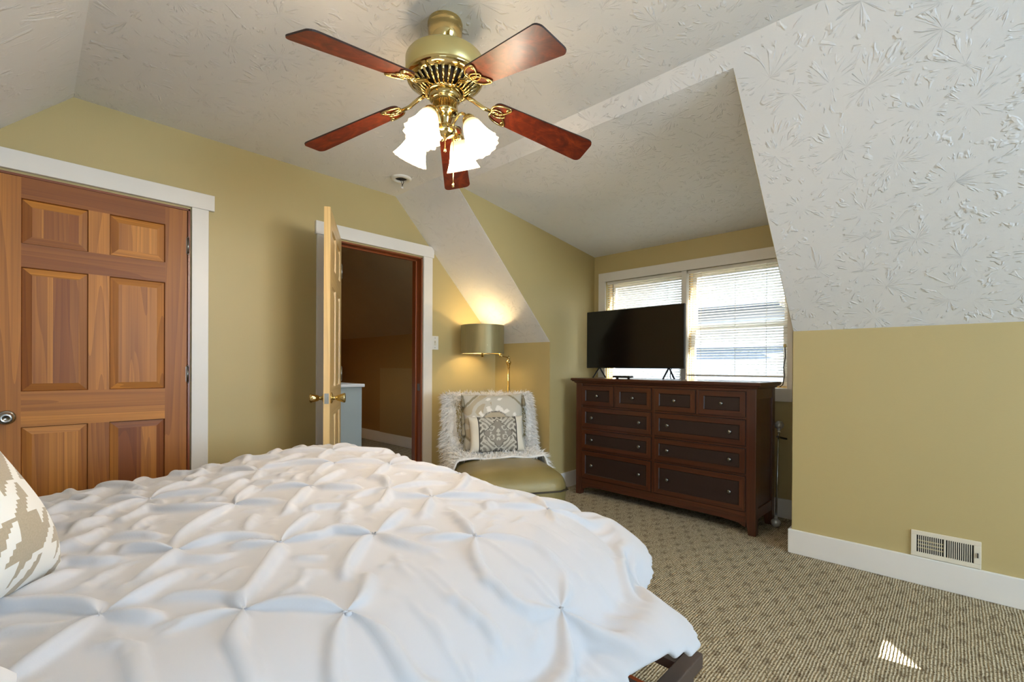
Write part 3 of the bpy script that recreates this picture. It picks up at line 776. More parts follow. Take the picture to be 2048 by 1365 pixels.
# top with moulded edge
w = MB(); ov = .036
pr_ = [(-.004, .972), (.010, .978), (.014, .986), (.026, .990), (.030, .996), (ov, .999), (ov, ZT - .004), (ov - .004, ZT)]
def ring(o_, z): return [(-o_, -o_, z), (DW + o_, -o_, z), (DW + o_, DD + o_ * .3, z), (-o_, DD + o_ * .3, z)]
v = []; f = []
for o_, z in pr_: v += ring(o_, z)
for i in range(len(pr_) - 1):
    for j in range(4): f.append((i * 4 + j, i * 4 + (j + 1) % 4, i * 4 + 4 + (j + 1) % 4, i * 4 + 4 + j))
f += [(3, 2, 1, 0), tuple(range(len(v) - 4, len(v)))]
w.add(v, f, 0, False, (.25, 1)); w.build('top', M['cherry'], dr)
def drawer(x0, x1, z0_, z1_, knobs, kind):
    g = .0045; w = MB(); fr = .034; y = -.006
    x0 += g; x1 -= g; z0_ += g; z1_ -= g
    # mitred frame with an inner bead, recessed dark panel
    O = [(x0, z0_), (x1, z0_), (x1, z1_), (x0, z1_)]; I = [(x0 + fr, z0_ + fr), (x1 - fr, z0_ + fr), (x1 - fr, z1_ - fr), (x0 + fr, z1_ - fr)]
    bd = .009; I2 = [(x0 + fr + bd, z0_ + fr + bd), (x1 - fr - bd, z0_ + fr + bd), (x1 - fr - bd, z1_ - fr - bd), (x0 + fr + bd, z1_ - fr - bd)]
    for i in range(4):
        j = (i + 1) % 4; hor = 1 if i % 2 == 0 else 0; c = (.35 + .3 * (i % 2), hor)
        w.add([(O[i][0], y, O[i][1]), (O[j][0], y, O[j][1]), (I[j][0], y, I[j][1]), (I[i][0], y, I[i][1])], [(0, 1, 2, 3)], 0, False, c)
        w.add([(O[i][0], .02, O[i][1]), (O[j][0], .02, O[j][1]), (O[j][0], y, O[j][1]), (O[i][0], y, O[i][1])], [(0, 1, 2, 3)], 0, False, c)
        w.add([(I[i][0], y, I[i][1]), (I[j][0], y, I[j][1]), (I2[j][0], .006, I2[j][1]), (I2[i][0], .006, I2[i][1])], [(0, 1, 2, 3)], 2, False, c)
    w.add([(p[0], .006, p[1]) for p in I2], [(0, 1, 2, 3)], 1, False, (.5, 1))
    w.box((x0 + .004, .008, z0_ + .004), (x1 - .004, .045, z1_ - .004), 0, (.2, 1))
    w.box((x0 - g, .0005, z0_ - g), (x1 + g, .0055, z1_ + g), 2)
    d = w.build('drawer', [M['cherry'], M['cherry_dark'], M['blade_edge']], dr)
    for kx in knobs:
        w = MB(); w.lathe([(.001, .0), (.007, 0), (.0065, .010), (.010, .014), (.0135, .020), (.0125, .026), (.006, .029), (.001, .0295)], 18, (kx, .006, (z0_ + z1_) / 2), mat=Matrix.Rotation(R(90), 4, 'X'), cap=False)
        w.build('knob', M['pewter'], d)
q1, q3 = (P + mid - .012) / 2, (DW - P + mid + .012) / 2
for a, b in ((P, q1 - .010), (q1 + .010, mid - .012), (mid + .012, q3 - .010), (q3 + .010, DW - P)): drawer(a, b, *rows[0], [(a + b) / 2], 0)
for r_ in rows[1:]:
    for a, b in ((P, mid - .012), (mid + .012, DW - P)): drawer(a, b, *r_, [a + (b - a) * .165, a + (b - a) * .845], 1)

# television on the dresser
tv = thing('television', 'black flat screen television standing on the left of the dresser top', 'television', (.365, -1.285, ZT), math.atan2(dv.y, dv.x))
w = MB(); w.box((-.462, 0, .088), (.462, .03, .602)).box((-.32, .03, .12), (.32, .065, .40)); w.build('housing', M['black'], tv, bevel=.004)
MB().box((-.455, -.002, .098), (.455, .001, .596)).build('screen', M['screen'], tv)
for x in (-.33, .33):
    w = MB(); z = .094
    w.tube([(x, .012, z), (x, -.085, .006), (x + .004, -.09, .006)], .0075, 8, flat=.7).tube([(x, .018, z), (x, .105, .006), (x + .004, .11, .006)], .0075, 8, flat=.7)
    w.build('stand_leg', M['black'], tv)
t = thing('streaming_box', 'small flat black box on the dresser top below the television', 'electronics', (.20, -1.30, ZT), math.atan2(dv.y, dv.x) + .1)
MB().box((-.075, -.04, .010), (.075, .04, .026)).build('case', M['black'], t, bevel=.004)
for x in (-.05, .05): MB().lathe([(.010, 0), (.010, .010)], 12, (x, 0, 0)).build('foot', M['black'], t)
t = thing('remote_cable', 'thin black cable hanging from the television onto the dresser top', 'cable', (.385, -1.64, ZT), 0)
w = MB(); w.tube([(.0, 0, .10), (-.012, .014, .075), (-.03, .004, .05), (-.02, .012, .025), (-.03, .0, .004)], .0035, 7); w.build('cable', M['black'], t)
# rod with ball ends leaning behind the dresser corner
pb, pt_ = Vector((.425, -2.372, .033)), Vector((.575, -2.352, .70))
t = thing('curtain_rod', 'thin silver rod with two pale ball ends leaning beside the dresser', 'curtain rod', pb)
axv = (pt_ - pb); L = axv.length; mt = axv.to_track_quat('Z', 'Y').to_matrix().to_4x4()
MB().lathe([(.0065, .0), (.0065, L)], 14, mat=mt).build('rod', M['chrome'], t)
for z, sgn in ((0, 1), (L, -1)):
    w = MB(); w.lathe([(.001, -.031), (.014, -.029), (.025, -.018), (.031, -.002), (.029, .012), (.020, .022), (.012, .026)], 24, mat=mt @ Matrix.Translation((0, 0, z)) @ (Matrix.Identity(4) if sgn > 0 else Matrix.Rotation(math.pi, 4, 'X')))
    w.lathe([(.012, .026), (.013, .03), (.013, .036), (.009, .038), (.009, .046), (.012, .047), (.012, .051)], 18, mat=mt @ Matrix.Translation((0, 0, z)) @ (Matrix.Identity(4) if sgn > 0 else Matrix.Rotation(math.pi, 4, 'X')))
    w.build('ball_finial', simple('crackled_silver_ball', 'C4C3BE', .3, .4, nscale=60, namt=.25), t)
w = MB(); zc = L * .865
w.prism([(-.02, -.006), (.10, -.010), (.105, 0), (.10, .010), (-.02, .006)], 2, zc, zc + .012)
for i in range(len(w.v)):
    p = Vector(w.v[i]); p = Vector((p.x * -.35 + p.y, -p.x * .94, p.z)); w.v[i] = tuple(mt @ p)
w.build('bracket', M['black'], t)['label'] = 'flat black cross piece near the top'

# ================================================================== CORNER CHAIR, LAMP, THROW, CUSHIONS
CHR = Vector((-.76, -.80, 0)); fdir = Vector((-.5, -.866)); crz = math.atan2(fdir.y, fdir.x) + R(90)
ch = thing('slipper_chair', 'armless olive gold leather chair in the far corner under the lamp', 'chair', CHR, crz)
def cushion_block(x0, x1, y0_, y1_, z0_, z1_, r, n=5):
    """rounded block as a subdivided box pushed onto a superellipsoid"""
    bm = bmesh.new(); bmesh.ops.create_cube(bm, size=2); bmesh.ops.subdivide_edges(bm, edges=bm.edges, cuts=9, use_grid_fill=True)
    c = Vector(((x0 + x1) / 2, (y0_ + y1_) / 2, (z0_ + z1_) / 2)); h = Vector(((x1 - x0) / 2, (y1_ - y0_) / 2, (z1_ - z0_) / 2))
    V = []
    for v in bm.verts:
        p = Vector((v.co.x * h.x, v.co.y * h.y, v.co.z * h.z))
        q = Vector([max(-h[i] + r, min(h[i] - r, p[i])) for i in range(3)])
        d = p - q
        if d.length > 1e-9: p = q + d.normalized() * min(r, d.length) if d.length > r else p
        V.append(tuple(p + c))
    Fs = [tuple(v.index for v in f.verts) for f in bm.faces]; bm.free()
    return V, Fs
w = MB(); w.add(*cushion_block(-.36, .36, -.56, .24, .13, .425, .125), sm=True)
for i, v in enumerate(w.v):
    x, y, z = v
    if z > .3: z += .022 * (1 - (x / .36) ** 2) * (1 - ((y + .16) / .42) ** 2)
    w.v[i] = (x, y, z)
w.build('seat', M['leather'], ch)
w = MB(); w.tube([(-.361, .2, .30), (-.361, -.44, .30), (-.345, -.52, .30), (-.28, -.561, .30), (.28, -.561, .30), (.345, -.52, .30), (.361, -.44, .30), (.361, .2, .30)], .006, 8); w.build('seam_piping', simple('dark_piping', '3A3020', .5), ch)
w = MB(); w.add(*cushion_block(-.32, .32, .14, .30, .36, .865, .065), sm=True)
w.v = [(x, y + (z - .4) * .24, z) for x, y, z in w.v]
w.build('backrest', M['leather'], ch)
for x in (-.3, .3):
    for y in (-.33, .19):
        MB().lathe([(.016, 0), (.024, .13), (.026, .15)], 14, (x, y - (.12 if y < 0 else 0), 0)).build('leg', M['blade_edge'], ch)
# fur throw over the back and the seat
th_ = thing('fur_throw', 'shaggy white fur throw draped over the back and seat of the corner chair', 'throw', CHR + Vector((0, 0, .43)), crz)
path = [(-.13, .455), (-.05, .462), (.05, .462), (.13, .47), (.175, .52), (.20, .60), (.225, .70), (.25, .80), (.275, .862), (.32, .888), (.37, .878), (.40, .82), (.40, .72), (.39, .62)]
def pth(t):
    k = t * (len(path) - 1); i = min(int(k), len(path) - 2); u = k - i
    return (path[i][0] * (1 - u) + path[i + 1][0] * u, path[i][1] * (1 - u) + path[i + 1][1] * u)
nu, nv = 44, 40; G = []
for i in range(nu):
    t = i / (nu - 1); y, z = pth(t); row = []
    hw = .435 - .075 * min(1, max(0, (t - .25) / .35))
    wave = .012 * math.sin(9 * t * 3)
    for j in range(nv):
        s_ = (j / (nv - 1) * 2 - 1) * hw; e = max(0, abs(s_) - .335)
        x = math.copysign(min(abs(s_), .335) + e * .55, s_)
        front = t < .3
        zz = z - (e * 1.5 if front else e * .4) + .006 * math.sin(s_ * 22 + t * 9)
        yy = y + (0 if front else e * .8) + .005 * math.sin(s_ * 17 + 3)
        row.append((x, yy, zz - .43))
    G.append(row)
w = MB(); w.grid(G); w.build('throw_hide', M['fur'], th_, solid=.012)
w = MB(); A = np.array(G)
pr2 = np.random.default_rng(5)
V = []; Fs = []
nt = 13000
ii = pr2.uniform(0, nu - 1.001, nt); jj = pr2.uniform(0, nv - 1.001, nt)
edge = pr2.random(nt) < .16
jj[edge] = np.where(pr2.random(edge.sum()) < .5, pr2.uniform(0, 1.5, edge.sum()), pr2.uniform(nv - 2.6, nv - 1.01, edge.sum()))
for a, b in zip(ii, jj):
    i, j = int(a), int(b); u, v_ = a - i, b - j
    p = A[i, j] * (1 - u) * (1 - v_) + A[i + 1, j] * u * (1 - v_) + A[i, j + 1] * (1 - u) * v_ + A[i + 1, j + 1] * u * v_
    du, dv_ = A[i + 1, j] - A[i, j], A[i, j + 1] - A[i, j]
    n_ = np.cross(dv_, du); n_ /= np.linalg.norm(n_) + 1e-9
    if n_[2] < -.2 and i < nu * .55: n_ = -n_
    if i < nu * .62 and n_[1] > .1: n_ = -n_
    d = n_ * .75 + pr2.normal(0, .35, 3) + np.array([.9 * (p[0] / .4) ** 3, 0, -.45])
    d /= np.linalg.norm(d); L_ = pr2.uniform(.025, .065)
    sd = np.cross(d, pr2.normal(0, 1, 3)); sd /= np.linalg.norm(sd) + 1e-9; wv = .0022
    mdp = p + d * L_ * .55 + np.array([0, 0, -.002]); tip = p + d * L_ + np.array([0, 0, -.012])
    k = len(V); V += [tuple(p - sd * wv), tuple(p + sd * wv), tuple(mdp + sd * wv * .8), tuple(mdp - sd * wv * .8), tuple(tip)]
    Fs += [(k, k + 1, k + 2, k + 3), (k + 3, k + 2, k + 4)]
me = bpy.data.meshes.new('fur_pile'); me.from_pydata(V, [], Fs); me.materials.append(M['fur']); o = bpy.data.objects.new('fur_pile', me); COL.objects.link(o); o.parent = th_; o['kind'] = 'stuff'

def pillow_mesh(name, wd, ht, tk, pattern=None, parent=None, mat=None, n=60, nv_=None, pw=.5, uvs=None, pinch=.06):
    """cushion: x width, z height, y thickness; pattern(u,v)->sRGB hex tuple; uvs: threads per unit"""
    nv_ = nv_ or n; V = []; C_ = []; Fs = []; UV = []
    for sgn in (-1, 1):
        for i in range(n + 1):
            for j in range(nv_ + 1):
                u, v = i / n * 2 - 1, j / nv_ * 2 - 1
                e = max(0, (1 - u ** 4)) ** pw * max(0, (1 - v ** 4)) ** pw
                x = u * wd / 2 * (1 - pinch * (1 - abs(u) ** 0) * 0 - pinch * (1 - v * v) * abs(u) ** 3)
                z = v * ht / 2 * (1 - pinch * (1 - u * u) * abs(v) ** 3)
                wr = .004 * math.sin(9 * u + 4 * v) * e
                V.append((x, sgn * (tk / 2 * e + wr), z))
                C_.append(pattern(u, v, sgn) if pattern else None); UV.append((x, z))
    m_ = (n + 1) * (nv_ + 1)
    for s_ in (0, 1):
        for i in range(n):
            for j in range(nv_):
                a = s_ * m_ + i * (nv_ + 1) + j
                q_ = (a, a + nv_ + 1, a + nv_ + 2, a + 1)
                Fs.append(q_ if s_ == 0 else q_[::-1])
    me = bpy.data.meshes.new(name); me.from_pydata(V, [], Fs); me.materials.append(mat)
    me.polygons.foreach_set('use_smooth', [True] * len(Fs))
    if pattern:
        at = me.color_attributes.new('pattern', 'FLOAT_COLOR', 'POINT')
        for i, c in enumerate(C_): at.data[i].color = c
    if uvs:
        ul = me.uv_layers.new(name='UVMap')
        for lp in me.loops: x, z = UV[lp.vertex_index]; ul.data[lp.index].uv = (x * uvs + 40, z * uvs + 40)
    bm = bmesh.new(); bm.from_mesh(me); bmesh.ops.remove_doubles(bm, verts=bm.verts, dist=.0004); bm.to_mesh(me); bm.free()
    o = bpy.data.objects.new(name, me); COL.objects.link(o)
    if parent: o.parent = parent
    return o
CC = {k: s2l(v) for k, v in dict(cream='E4DDCB', grey='8C867A', dgrey='6A645A', black='1E1814', white='EDE9E0', beige='B5A78C', taupe='8F8468', lgrey='C4C0B2').items()}
def damask(u, v, sgn):
    a = abs(u)
    if a > .70: return CC['cream']
    if a > .655: return CC['black']
    x = a / .655; y = v; r = math.hypot(x, y); th = math.atan2(y, x)
    med = .66 + .10 * math.cos(4 * th) + .05 * math.cos(8 * th)
    if r < med:
        if r > med - .05: return CC['dgrey']
        k = math.sin(7 * x * 1.6 + 2.5 * math.sin(3.4 * y)) * math.cos(6.2 * y + 2 * math.cos(4 * x))
        if abs(k) > .80 or (r < .16 and abs(y) > x * .7) or abs(math.hypot(x - .36, y - .28) - .12) < .025 or abs(math.hypot(x - .36, y + .22) - .13) < .025: return CC['lgrey']
        return CC['grey']
    k = math.sin(11 * x + 3 * math.sin(5 * y)) * math.sin(10 * y + 2.4 * math.sin(6 * x))
    return CC['dgrey'] if k > .30 else CC['lgrey'] if k > -.5 else CC['grey']
def sunburst(u, v, sgn):
    x, y = u, v + .12; r = math.hypot(x, y); th = math.atan2(y, x)
    if abs(u) + abs(v) > 1.42: return CC['taupe'] if abs(abs(u) + abs(v) - 1.47) < .05 else CC['lgrey']
    if r < .14: return CC['white']
    if r < .24: return CC['white'] if math.sin(26 * th) > -.2 else CC['dgrey']
    if r < .42: return CC['beige']
    if r < .47: return CC['dgrey'] if math.sin(60 * th) > -.3 else CC['lgrey']
    if r < .66 and math.sin(12 * th + 6 * r) > .35: return CC['white']
    k = math.sin(9 * u + 3 * math.sin(4 * v)) * math.sin(8 * v + 2 * math.sin(5 * u))
    return CC['white'] if k > .72 else CC['lgrey'] if u > -.1 else CC['beige'] if k < -.2 else CC['lgrey']
def in_chair(x, y, z): 
    q_ = Matrix.Rotation(crz, 3, 'Z') @ Vector((x, y, 0)); return (CHR.x + q_.x, CHR.y + q_.y, z)
t = thing('square_cushion', 'square grey cushion with a half round sunburst pattern and corner tassels', 'cushion', in_chair(.0, .125, .685), crz)
t.rotation_euler = (R(-14), 0, crz)
pillow_mesh('cushion_cover', .50, .44, .13, sunburst, t, M['woven'], 90, 80)
for x, z in ((-.245, .20), (.245, .20), (-.25, -.02), (-.25, .07), (-.245, -.18)):
    w = MB(); w.lathe([(.001, .004), (.006, 0), (.008, -.010), (.006, -.016), (.011, -.03), (.015, -.07), (.013, -.085), (.001, -.086)], 12, (x, -.035, z), flute=lambda a, t_: 1 + .1 * math.cos(7 * a))
    w.build('tassel', M['tassel'], t)
t = thing('lumbar_cushion', 'small oblong cushion with grey damask centre, black bands and cream ends', 'cushion', in_chair(-.005, .015, .605), crz)
t.rotation_euler = (R(-16), 0, crz)
pillow_mesh('cushion_cover', .43, .27, .11, damask, t, M['woven'], 150, 96)
w = MB(); w.tube([(-.21, 0, -.128), (.21, 0, -.128)], .003, 6); w.build('bottom_piping', simple('dark_cord', '2A2118', .7), t)

# swing arm floor lamp
lp = Vector((-.20, -.375, 0)); sc_ = Vector((-.385, -.225, 0))
fl_ = thing('floor_lamp', 'brass swing arm floor lamp with a lit champagne drum shade', 'lamp', lp)
MB().lathe([(.125, 0), (.125, .012), (.10, .022), (.03, .030), (.016, .045)], 32).build('lamp_base', B, fl_)
MB().tube([(0, 0, .04), (0, 0, 1.12)], .0095, 16).build('pole', B, fl_)
w = MB(); w.lathe([(.0095, 1.10), (.012, 1.105), (.012, 1.125), (.017, 1.13), (.024, 1.152), (.024, 1.158), (.012, 1.172), (.010, 1.185), (.014, 1.19), (.012, 1.20), (.004, 1.212), (.001, 1.222)], 20); w.build('collar', B, fl_)
d = sc_ - lp; elbow = Vector((d.x * .55 - .02, d.y * .25 - .05, 1.212))
w = MB(); w.tube([(0, 0, 1.195), (elbow.x * .5, elbow.y * .5, 1.205), elbow], .006, 10).tube([elbow + Vector((0, 0, .012)), (d.x * .9, d.y * .9, 1.238), (d.x, d.y, 1.238)], .006, 10)
w.lathe([(.010, -.02), (.010, .022)], 12, elbow).lathe([(.012, 1.20), (.010, 1.25), (.016, 1.26), (.016, 1.31)], 14, (d.x, d.y, 0))
w.build('swing_arm', B, fl_)
w = MB(); rs = .193
w.lathe([(rs, 1.230), (rs, 1.482)], 64, (d.x, d.y, 0), cap=False); w.lathe([(rs - .004, 1.232), (rs - .004, 1.480)], 64, (d.x, d.y, 0), 1, cap=False)
for z in (1.230, 1.482): w.lathe([(rs, z), (rs - .004, z + (.002 if z < 1.3 else -.002))], 64, (d.x, d.y, 0), cap=False)
for k in range(3):
    a = k * 2.094; w.tube([(d.x, d.y, 1.30), (d.x + rs * math.cos(a), d.y + rs * math.sin(a), 1.30)], .002, 6, 1)
w.build('lamp_shade', [M['drum'], M['drum_inner']], fl_)
MB().lathe([(.012, 1.31), (.014, 1.325), (.028, 1.35), (.030, 1.37), (.022, 1.392), (.001, 1.40)], 20, (d.x, d.y, 0)).build('bulb', M['bulb'], fl_)
lamp('floor_lamp_light', 'POINT', (sc_.x, sc_.y, 1.365), 12, (1, .72, .36), shadow_soft_size=.035)

# ================================================================== BED
bed = thing('bed_frame', 'dark bronze metal platform bed frame under the white duvet', 'bed frame', (-2.85, -1.82, 0))
def rel(x, y, z): return (x + 2.85, y + 1.82, z)
BX0, BX1, BY0, BY1 = -3.90, -1.935, -2.755, -.92
r_ = .020
for y in (BY0, BY1): MB().box(rel(BX0, y - r_, .292), rel(BX1, y + r_, .332)).build('side_rail', M['frame_metal'], bed, bevel=.003)
for x in (BX0, BX1): MB().box(rel(x - r_, BY0 + r_, .292), rel(x + r_, BY1 - r_, .332)).build('end_rail', M['frame_metal'], bed, bevel=.003)
for x in (-2.01, -2.85, -3.82):
    for y in (BY0, BY1, (BY0 + BY1) / 2):
        MB().box(rel(x - .020, y - .018, 0), rel(x + .020, y + .018, .292)).build('leg', M['frame_metal'], bed, bevel=.003)
for i in range(12):
    x = BX0 + .08 + i * .165; MB().box(rel(x - .012, BY0 + r_, .30), rel(x + .012, BY1 - r_, .325)).build('slat', M['frame_metal'], bed)
w = MB(); w.tube([rel(-2.0, BY0 + .005, .29), rel(-2.32, BY0 + .03, .02)], .012, 8); w.build('brace', M['frame_metal'], bed)
ma = thing('mattress', 'white mattress on the metal bed frame beneath the duvet', 'mattress', (-2.9, -1.83, .332))
w = MB(); w.add(*cushion_block(-.98, .86, -.80, .82, 0, .25, .10), sm=True); w.build('mattress_body', M['mattress'], ma)
t = thing('storage_bin', 'orange storage bin on the carpet under the foot of the bed', 'bin', (-2.20, -2.59, 0))
w = MB(); w.prism([(-.16, 0), (.16, 0), (.19, .20), (-.19, .20)], 1, -.11, .11); w.build('tub', M['orange'], t, bevel=.008); MB().box((-.2, -.125, .20), (.2, .125, .222)).build('lid', M['orange'], t, bevel=.006)

# --- duvet with pinch pleats
def noise2(x, y, seed=0):
    g = np.random.default_rng(seed).uniform(-1, 1, (256, 256))
    xi, yi = np.floor(x).astype(int), np.floor(y).astype(int); u, v = x - xi, y - yi
    u = u * u * u * (u * (u * 6 - 15) + 10); v = v * v * v * (v * (v * 6 - 15) + 10)
    G_ = lambda a, b: g[a % 256, b % 256]
    return (G_(xi, yi) * (1 - u) + G_(xi + 1, yi) * u) * (1 - v) + (G_(xi, yi + 1) * (1 - u) + G_(xi + 1, yi + 1) * u) * v
PIN = [(-3.137, -2.195), (-2.955, -2.353), (-2.82, -2.477), (-2.981, -1.96), (-2.796, -1.716), (-2.575, -1.747), (-2.805, -2.101), (-2.241, -1.688), (-2.396, -1.536), (-2.615, -2.225),
       (-2.437, -2.398), (-2.41, -1.95), (-2.351, -2.107), (-2.42, -2.654), (-2.705, -2.695), (-2.503, -2.87), (-2.683, -2.91), (-2.116, -2.374), (-2.05, -1.45), (-2.28, -1.28), (-2.62, -1.36), (-2.95, -1.40), (-2.06, -1.90), (-2.05, -2.70)]
IN = dict(x0=-3.85, x1=-2.115, y0=-2.405, y1=-1.08); CR = .15
HS, ITERS = .0108, 190
us = np.arange(-3.85, -1.62, HS); vs = np.arange(-2.98, -.72, HS)
U, Vv = np.meshgrid(us, vs, indexing='ij')
qx = np.clip(U, IN['x0'], IN['x1'] - CR); qy = np.clip(Vv, IN['y0'] + CR, IN['y1'] - CR)
ex, ey = U - qx, Vv - qy; p_ = np.hypot(ex, ey) + 1e-9; dx_, dy_ = ex / p_, ey / p_
qx = qx + dx_ * np.minimum(p_, CR); qy = qy + dy_ * np.minimum(p_, CR); p_ = np.maximum(p_ - CR, 0) + 1e-9
wx = dx_ ** 2; wn = np.where(dy_ < 0, dy_ ** 2, 0); wf = np.where(dy_ > 0, dy_ ** 2, 0)
tot = wx + wn + wf + 1e-9
rad = (wx * .23 + wn * .37 + wf * .20) / tot
dep = (wx * .34 + wn * .30 + wf * .26) / tot
lim = np.where(p_ < 1e-6, 1, (wx * .34 + wn * .46 + wf * .34) / tot)
th2 = np.clip(p_ / ((rad + dep) / 2 * math.pi / 2), 0, 1) * math.pi / 2
ovr = np.clip(p_ - (rad + dep) / 2 * math.pi / 2, 0, None)
Xb = qx + dx_ * rad * np.sin(th2); Yb = qy + dy_ * rad * np.sin(th2)
ztop = .668 + .062 * np.exp(-((U + 2.30) / .42) ** 2) * np.clip((Vv + 2.5) / 1.1, 0, 1) + .02 * np.exp(-((U + 2.5) / .5) ** 2 - ((Vv + 1.9) / .5) ** 2)
Zb = ztop - dep * (1 - np.cos(th2)) - ovr * .55
# relax the cover as a sheet a little too large for the bed, gathered at the pinch points
rim = p_ > 1e-6
lim = np.where(rim, (wx * .34 + wn * .425 + wf * .34) / tot - .05 * 4 * wx * wn, 9)
PB = np.stack([Xb, Yb, Zb], -1)
du = np.gradient(PB, axis=0); dv3 = np.gradient(PB, axis=1); NB = np.cross(du, dv3); NB /= np.linalg.norm(NB, axis=-1, keepdims=True) + 1e-9
pr3 = np.random.default_rng(11)
X = PB + NB * (.012 + .010 * noise2(U * 9, Vv * 9, 21) + .012 * noise2(U * 4, Vv * 4, 22) + .004 * noise2(U * 24, Vv * 24, 23))[..., None]
GU, GV = 1.175, 1.175
PINK = np.where(np.minimum.reduce([U - U.min(), Vv - Vv.min(), U.max() - U, Vv.max() - Vv]) < .03, .5, .004) + .10 * np.clip((p_ - lim + .10) / .10, 0, 1) * rim
def rest(di, dj):
    A_ = PB[max(0, -di):PB.shape[0] - max(0, di), max(0, -dj):PB.shape[1] - max(0, dj)]
    return None
cons = []
def add_con(di, dj, k, onlymin=False, f=1.0):
    cons.append((di, dj, k, onlymin, f * math.hypot(di * HS * GU, dj * HS * GV)))
add_con(1, 0, 1); add_con(0, 1, 1); add_con(1, 1, .55); add_con(1, -1, .55)
add_con(3, 0, .20, True, .96); add_con(0, 3, .20, True, .96); add_con(2, 2, .10, True, .96); add_con(2, -2, .10, True, .96); add_con(5, 0, .05, True, .93); add_con(0, 5, .05, True, .93)
def solve(X, di, dj, k, onlymin, L):
    n0, n1 = X.shape[:2]
    a0, a1 = (slice(0, n0 - di), slice(di, n0)) if di else (slice(0, n0), slice(0, n0))
    if dj >= 0: b0, b1 = (slice(0, n1 - dj), slice(dj, n1)) if dj else (slice(0, n1), slice(0, n1))
    else: b0, b1 = slice(-dj, n1), slice(0, n1 + dj)
    d = X[a1, b1] - X[a0, b0]; l = np.sqrt((d * d).sum(-1)) + 1e-9
    c = (l - L) / l
    if onlymin: c = np.minimum(c, 0)
    return a0, a1, b0, b1, d * (c * k)[..., None]
clus = []
for (px, py) in PIN:
    r = np.hypot(U - px, Vv - py); ii = np.argwhere(r < .042)
    i0, j0 = ii[np.argmin(r[r < .042])] if len(ii) else (0, 0)
    rr = r[ii[:, 0], ii[:, 1]]
    clus.append((ii, np.clip(1.15 - rr / .042, 0, 1)[:, None], PB[i0, j0] + NB[i0, j0] * .004))
VEL = np.zeros_like(X)
WT = np.ones(U.shape)
for it in range(ITERS):
    X0 = X.copy()
    X = X + VEL * .90
    X[..., 2] -= .0003
    X += NB * (.00040 * np.exp(-it / 120.))
    for sub in range(3):
        D = np.zeros_like(X); Wc = np.zeros(X.shape[:2])
        for (di, dj, k, om, L) in cons:
            a0, a1, b0, b1, d = solve(X, di, dj, k, om, L)
            D[a0, b0] += d * .5; D[a1, b1] -= d * .5
            Wc[a0, b0] += k; Wc[a1, b1] += k
        X += D * (1.5 / np.maximum(Wc, 1))[..., None]
        g = min(1, it / 60)
        for ii, w8, c in clus:
            q_ = X[ii[:, 0], ii[:, 1]]
            X[ii[:, 0], ii[:, 1]] = q_ + (c + (PB[ii[:, 0], ii[:, 1]] - c) * (1 - g * .93) - q_) * w8 * .5
        dd_ = ((X - PB) * NB).sum(-1); X -= NB * np.minimum(dd_, 0)[..., None]
        # the sheet rests roughly in place
        tg = (PB - X); tg -= NB * (tg * NB).sum(-1)[..., None]; X += tg * PINK[..., None]
    VEL = np.clip(X - X0, -.004, .004)
P3 = X
keep = p_ <= lim + .02 * noise2(U * 6, Vv * 6, 13)
idx = -np.ones(U.shape, int); idx[keep] = np.arange(keep.sum())
V = P3[keep] - np.array([-2.85, -1.82, .60])
q4 = np.stack([idx[:-1, :-1], idx[1:, :-1], idx[1:, 1:], idx[:-1, 1:]], -1).reshape(-1, 4); q4 = q4[(q4 >= 0).all(1)]
dt = thing('duvet', 'rumpled white pinch pleat duvet covering the whole bed', 'duvet', (-2.85, -1.82, .60))
me = bpy.data.meshes.new('duvet_cover'); me.from_pydata(V.tolist(), [], q4.tolist()); me.materials.append(M['duvet']); me.polygons.foreach_set('use_smooth', [True] * len(q4)); me.update()
o = bpy.data.objects.new('duvet_cover', me); COL.objects.link(o); o.parent = dt
sm_ = o.modifiers.new('solid', 'SOLIDIFY'); sm_.thickness = .016; sm_.offset = -1
sb_ = o.modifiers.new('sub', 'SUBSURF'); sb_.levels = 1; sb_.render_levels = 1
# --- pillows at the head
t = thing('houndstooth_pillow', 'large plump beige and white houndstooth pillow at the left edge', 'pillow', (-3.505, -2.09, .925), 0)
t.rotation_euler = Matrix(((Matrix.Rotation(R(62), 3, 'Z') @ Matrix.Rotation(R(-36), 3, 'X'))[0], (Matrix.Rotation(R(62), 3, 'Z') @ Matrix.Rotation(R(-36), 3, 'X'))[1], (Matrix.Rotation(R(62), 3, 'Z') @ Matrix.Rotation(R(-36), 3, 'X'))[2])).to_euler()
pillow_mesh('pillow_cover', .70, .64, .30, None, t, M['houndstooth'], 48, uvs=60, pw=.55)
t = thing('white_pillow', 'plain white pillow lying at the near left corner of the bed', 'pillow', (-3.46, -2.54, .725), R(85))
t.rotation_euler = (R(-70), 0, R(80))
pillow_mesh('pillow_cover', .55, .40, .17, None, t, M['white_cloth'], 36)

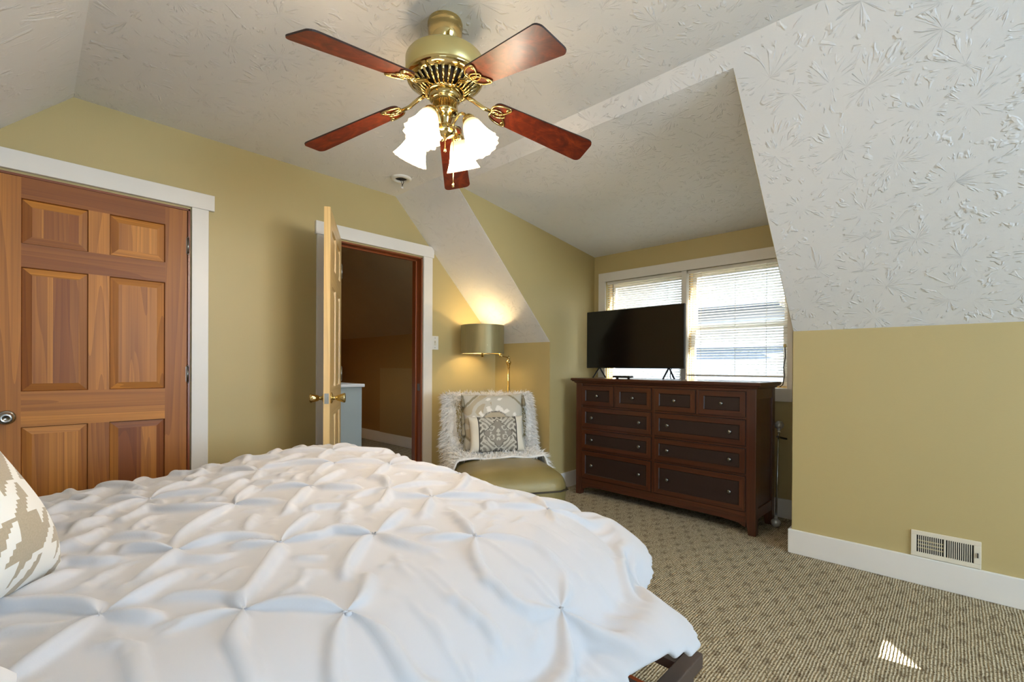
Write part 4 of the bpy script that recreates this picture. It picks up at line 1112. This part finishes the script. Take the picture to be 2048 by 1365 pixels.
# ================================================================== OUTSIDE
tag(MB().box((2.5, -40, -3.2), (70, 60, -3.1)).build('lawn', M['grass']), kind='structure')
nh = thing('neighbor_house', 'white sided house with a blue grey roof seen through the right window blind', 'house', (12, 0, -3.1))
MB().box((0, -3.2, 0), (6, 4.55, 6.0)).build('wall', M['siding'], nh)
w = MB(); w.prism([(-.4, 5.95), (3, 8.0), (6.4, 5.95), (6.4, 6.1), (3, 8.15), (-.4, 6.1)], 1, -3.6, 4.9); w.build('roof', M['roof_grey'], nh)
w = MB(); w.prism([(-4, 3.3), (0, 4.75), (0, 4.85), (-4, 3.4)], 1, -3.6, 4.9); w.build('porch_roof', M['roof_grey'], nh)
for y in (-3.3, .6, 4.5): MB().box((-3.8, y, 0), (-3.65, y + .15, 3.4)).build('porch_post', M['trim'], nh)
MB().box((-.04, -1.6, 5.0), (0, -.8, 5.7)).build('window', M['screen'], nh)
n2 = thing('brown_roof_house', 'long house with a tall brown grey roof standing behind the white house', 'house', (22, 0, -3.1))
MB().box((0, -16, 0), (9, 26, 5.6)).build('wall', M['roof_brown'], n2)
w = MB(); w.prism([(-.5, 5.4), (5, 10.6), (10, 5.4)], 1, -16.5, 26.5); w.build('roof', M['roof_brown'], n2)
def tree(x, y, h, label, seed):
    t = thing('evergreen_tree', label, 'tree', (x, y, -3.1)); rr = np.random.default_rng(seed)
    MB().tube([(0, 0, 0), (.05, 0, h * .5), (0, .05, h * .9)], [.22, .14, .04], 10).build('trunk', M['blade_edge'], t)
    w = MB()
    for k in range(420):
        z = h * rr.uniform(.12, .98); rad = (1 - z / h) * h * .26 + .15; a = rr.uniform(0, 6.28); r = rad * math.sqrt(rr.uniform(.1, 1))
        L = rr.uniform(.35, .7); c = Vector((r * math.cos(a), r * math.sin(a), z)); d = Vector((math.cos(a), math.sin(a), -.35)).normalized(); sd = Vector((-math.sin(a), math.cos(a), 0)) * L * .35
        w.add([c - d * .2, c + sd + d * L * .4, c + d * L, c - sd + d * L * .4, c + d * L * .3 + Vector((0, 0, .12))], [(0, 1, 4), (1, 2, 4), (2, 3, 4), (3, 0, 4), (0, 3, 2, 1)])
    w.build('foliage', M['needles'], t)
M['needles'] = simple('dark_evergreen_needles', '2E3A2A', .9, nscale=2, namt=.2)
tree(10.2, 6.3, 6.0, 'dark evergreen tree left of the white house outside the window', 1)
tree(13.5, 10.8, 6.6, 'taller dark evergreen tree behind the left window blind', 2)
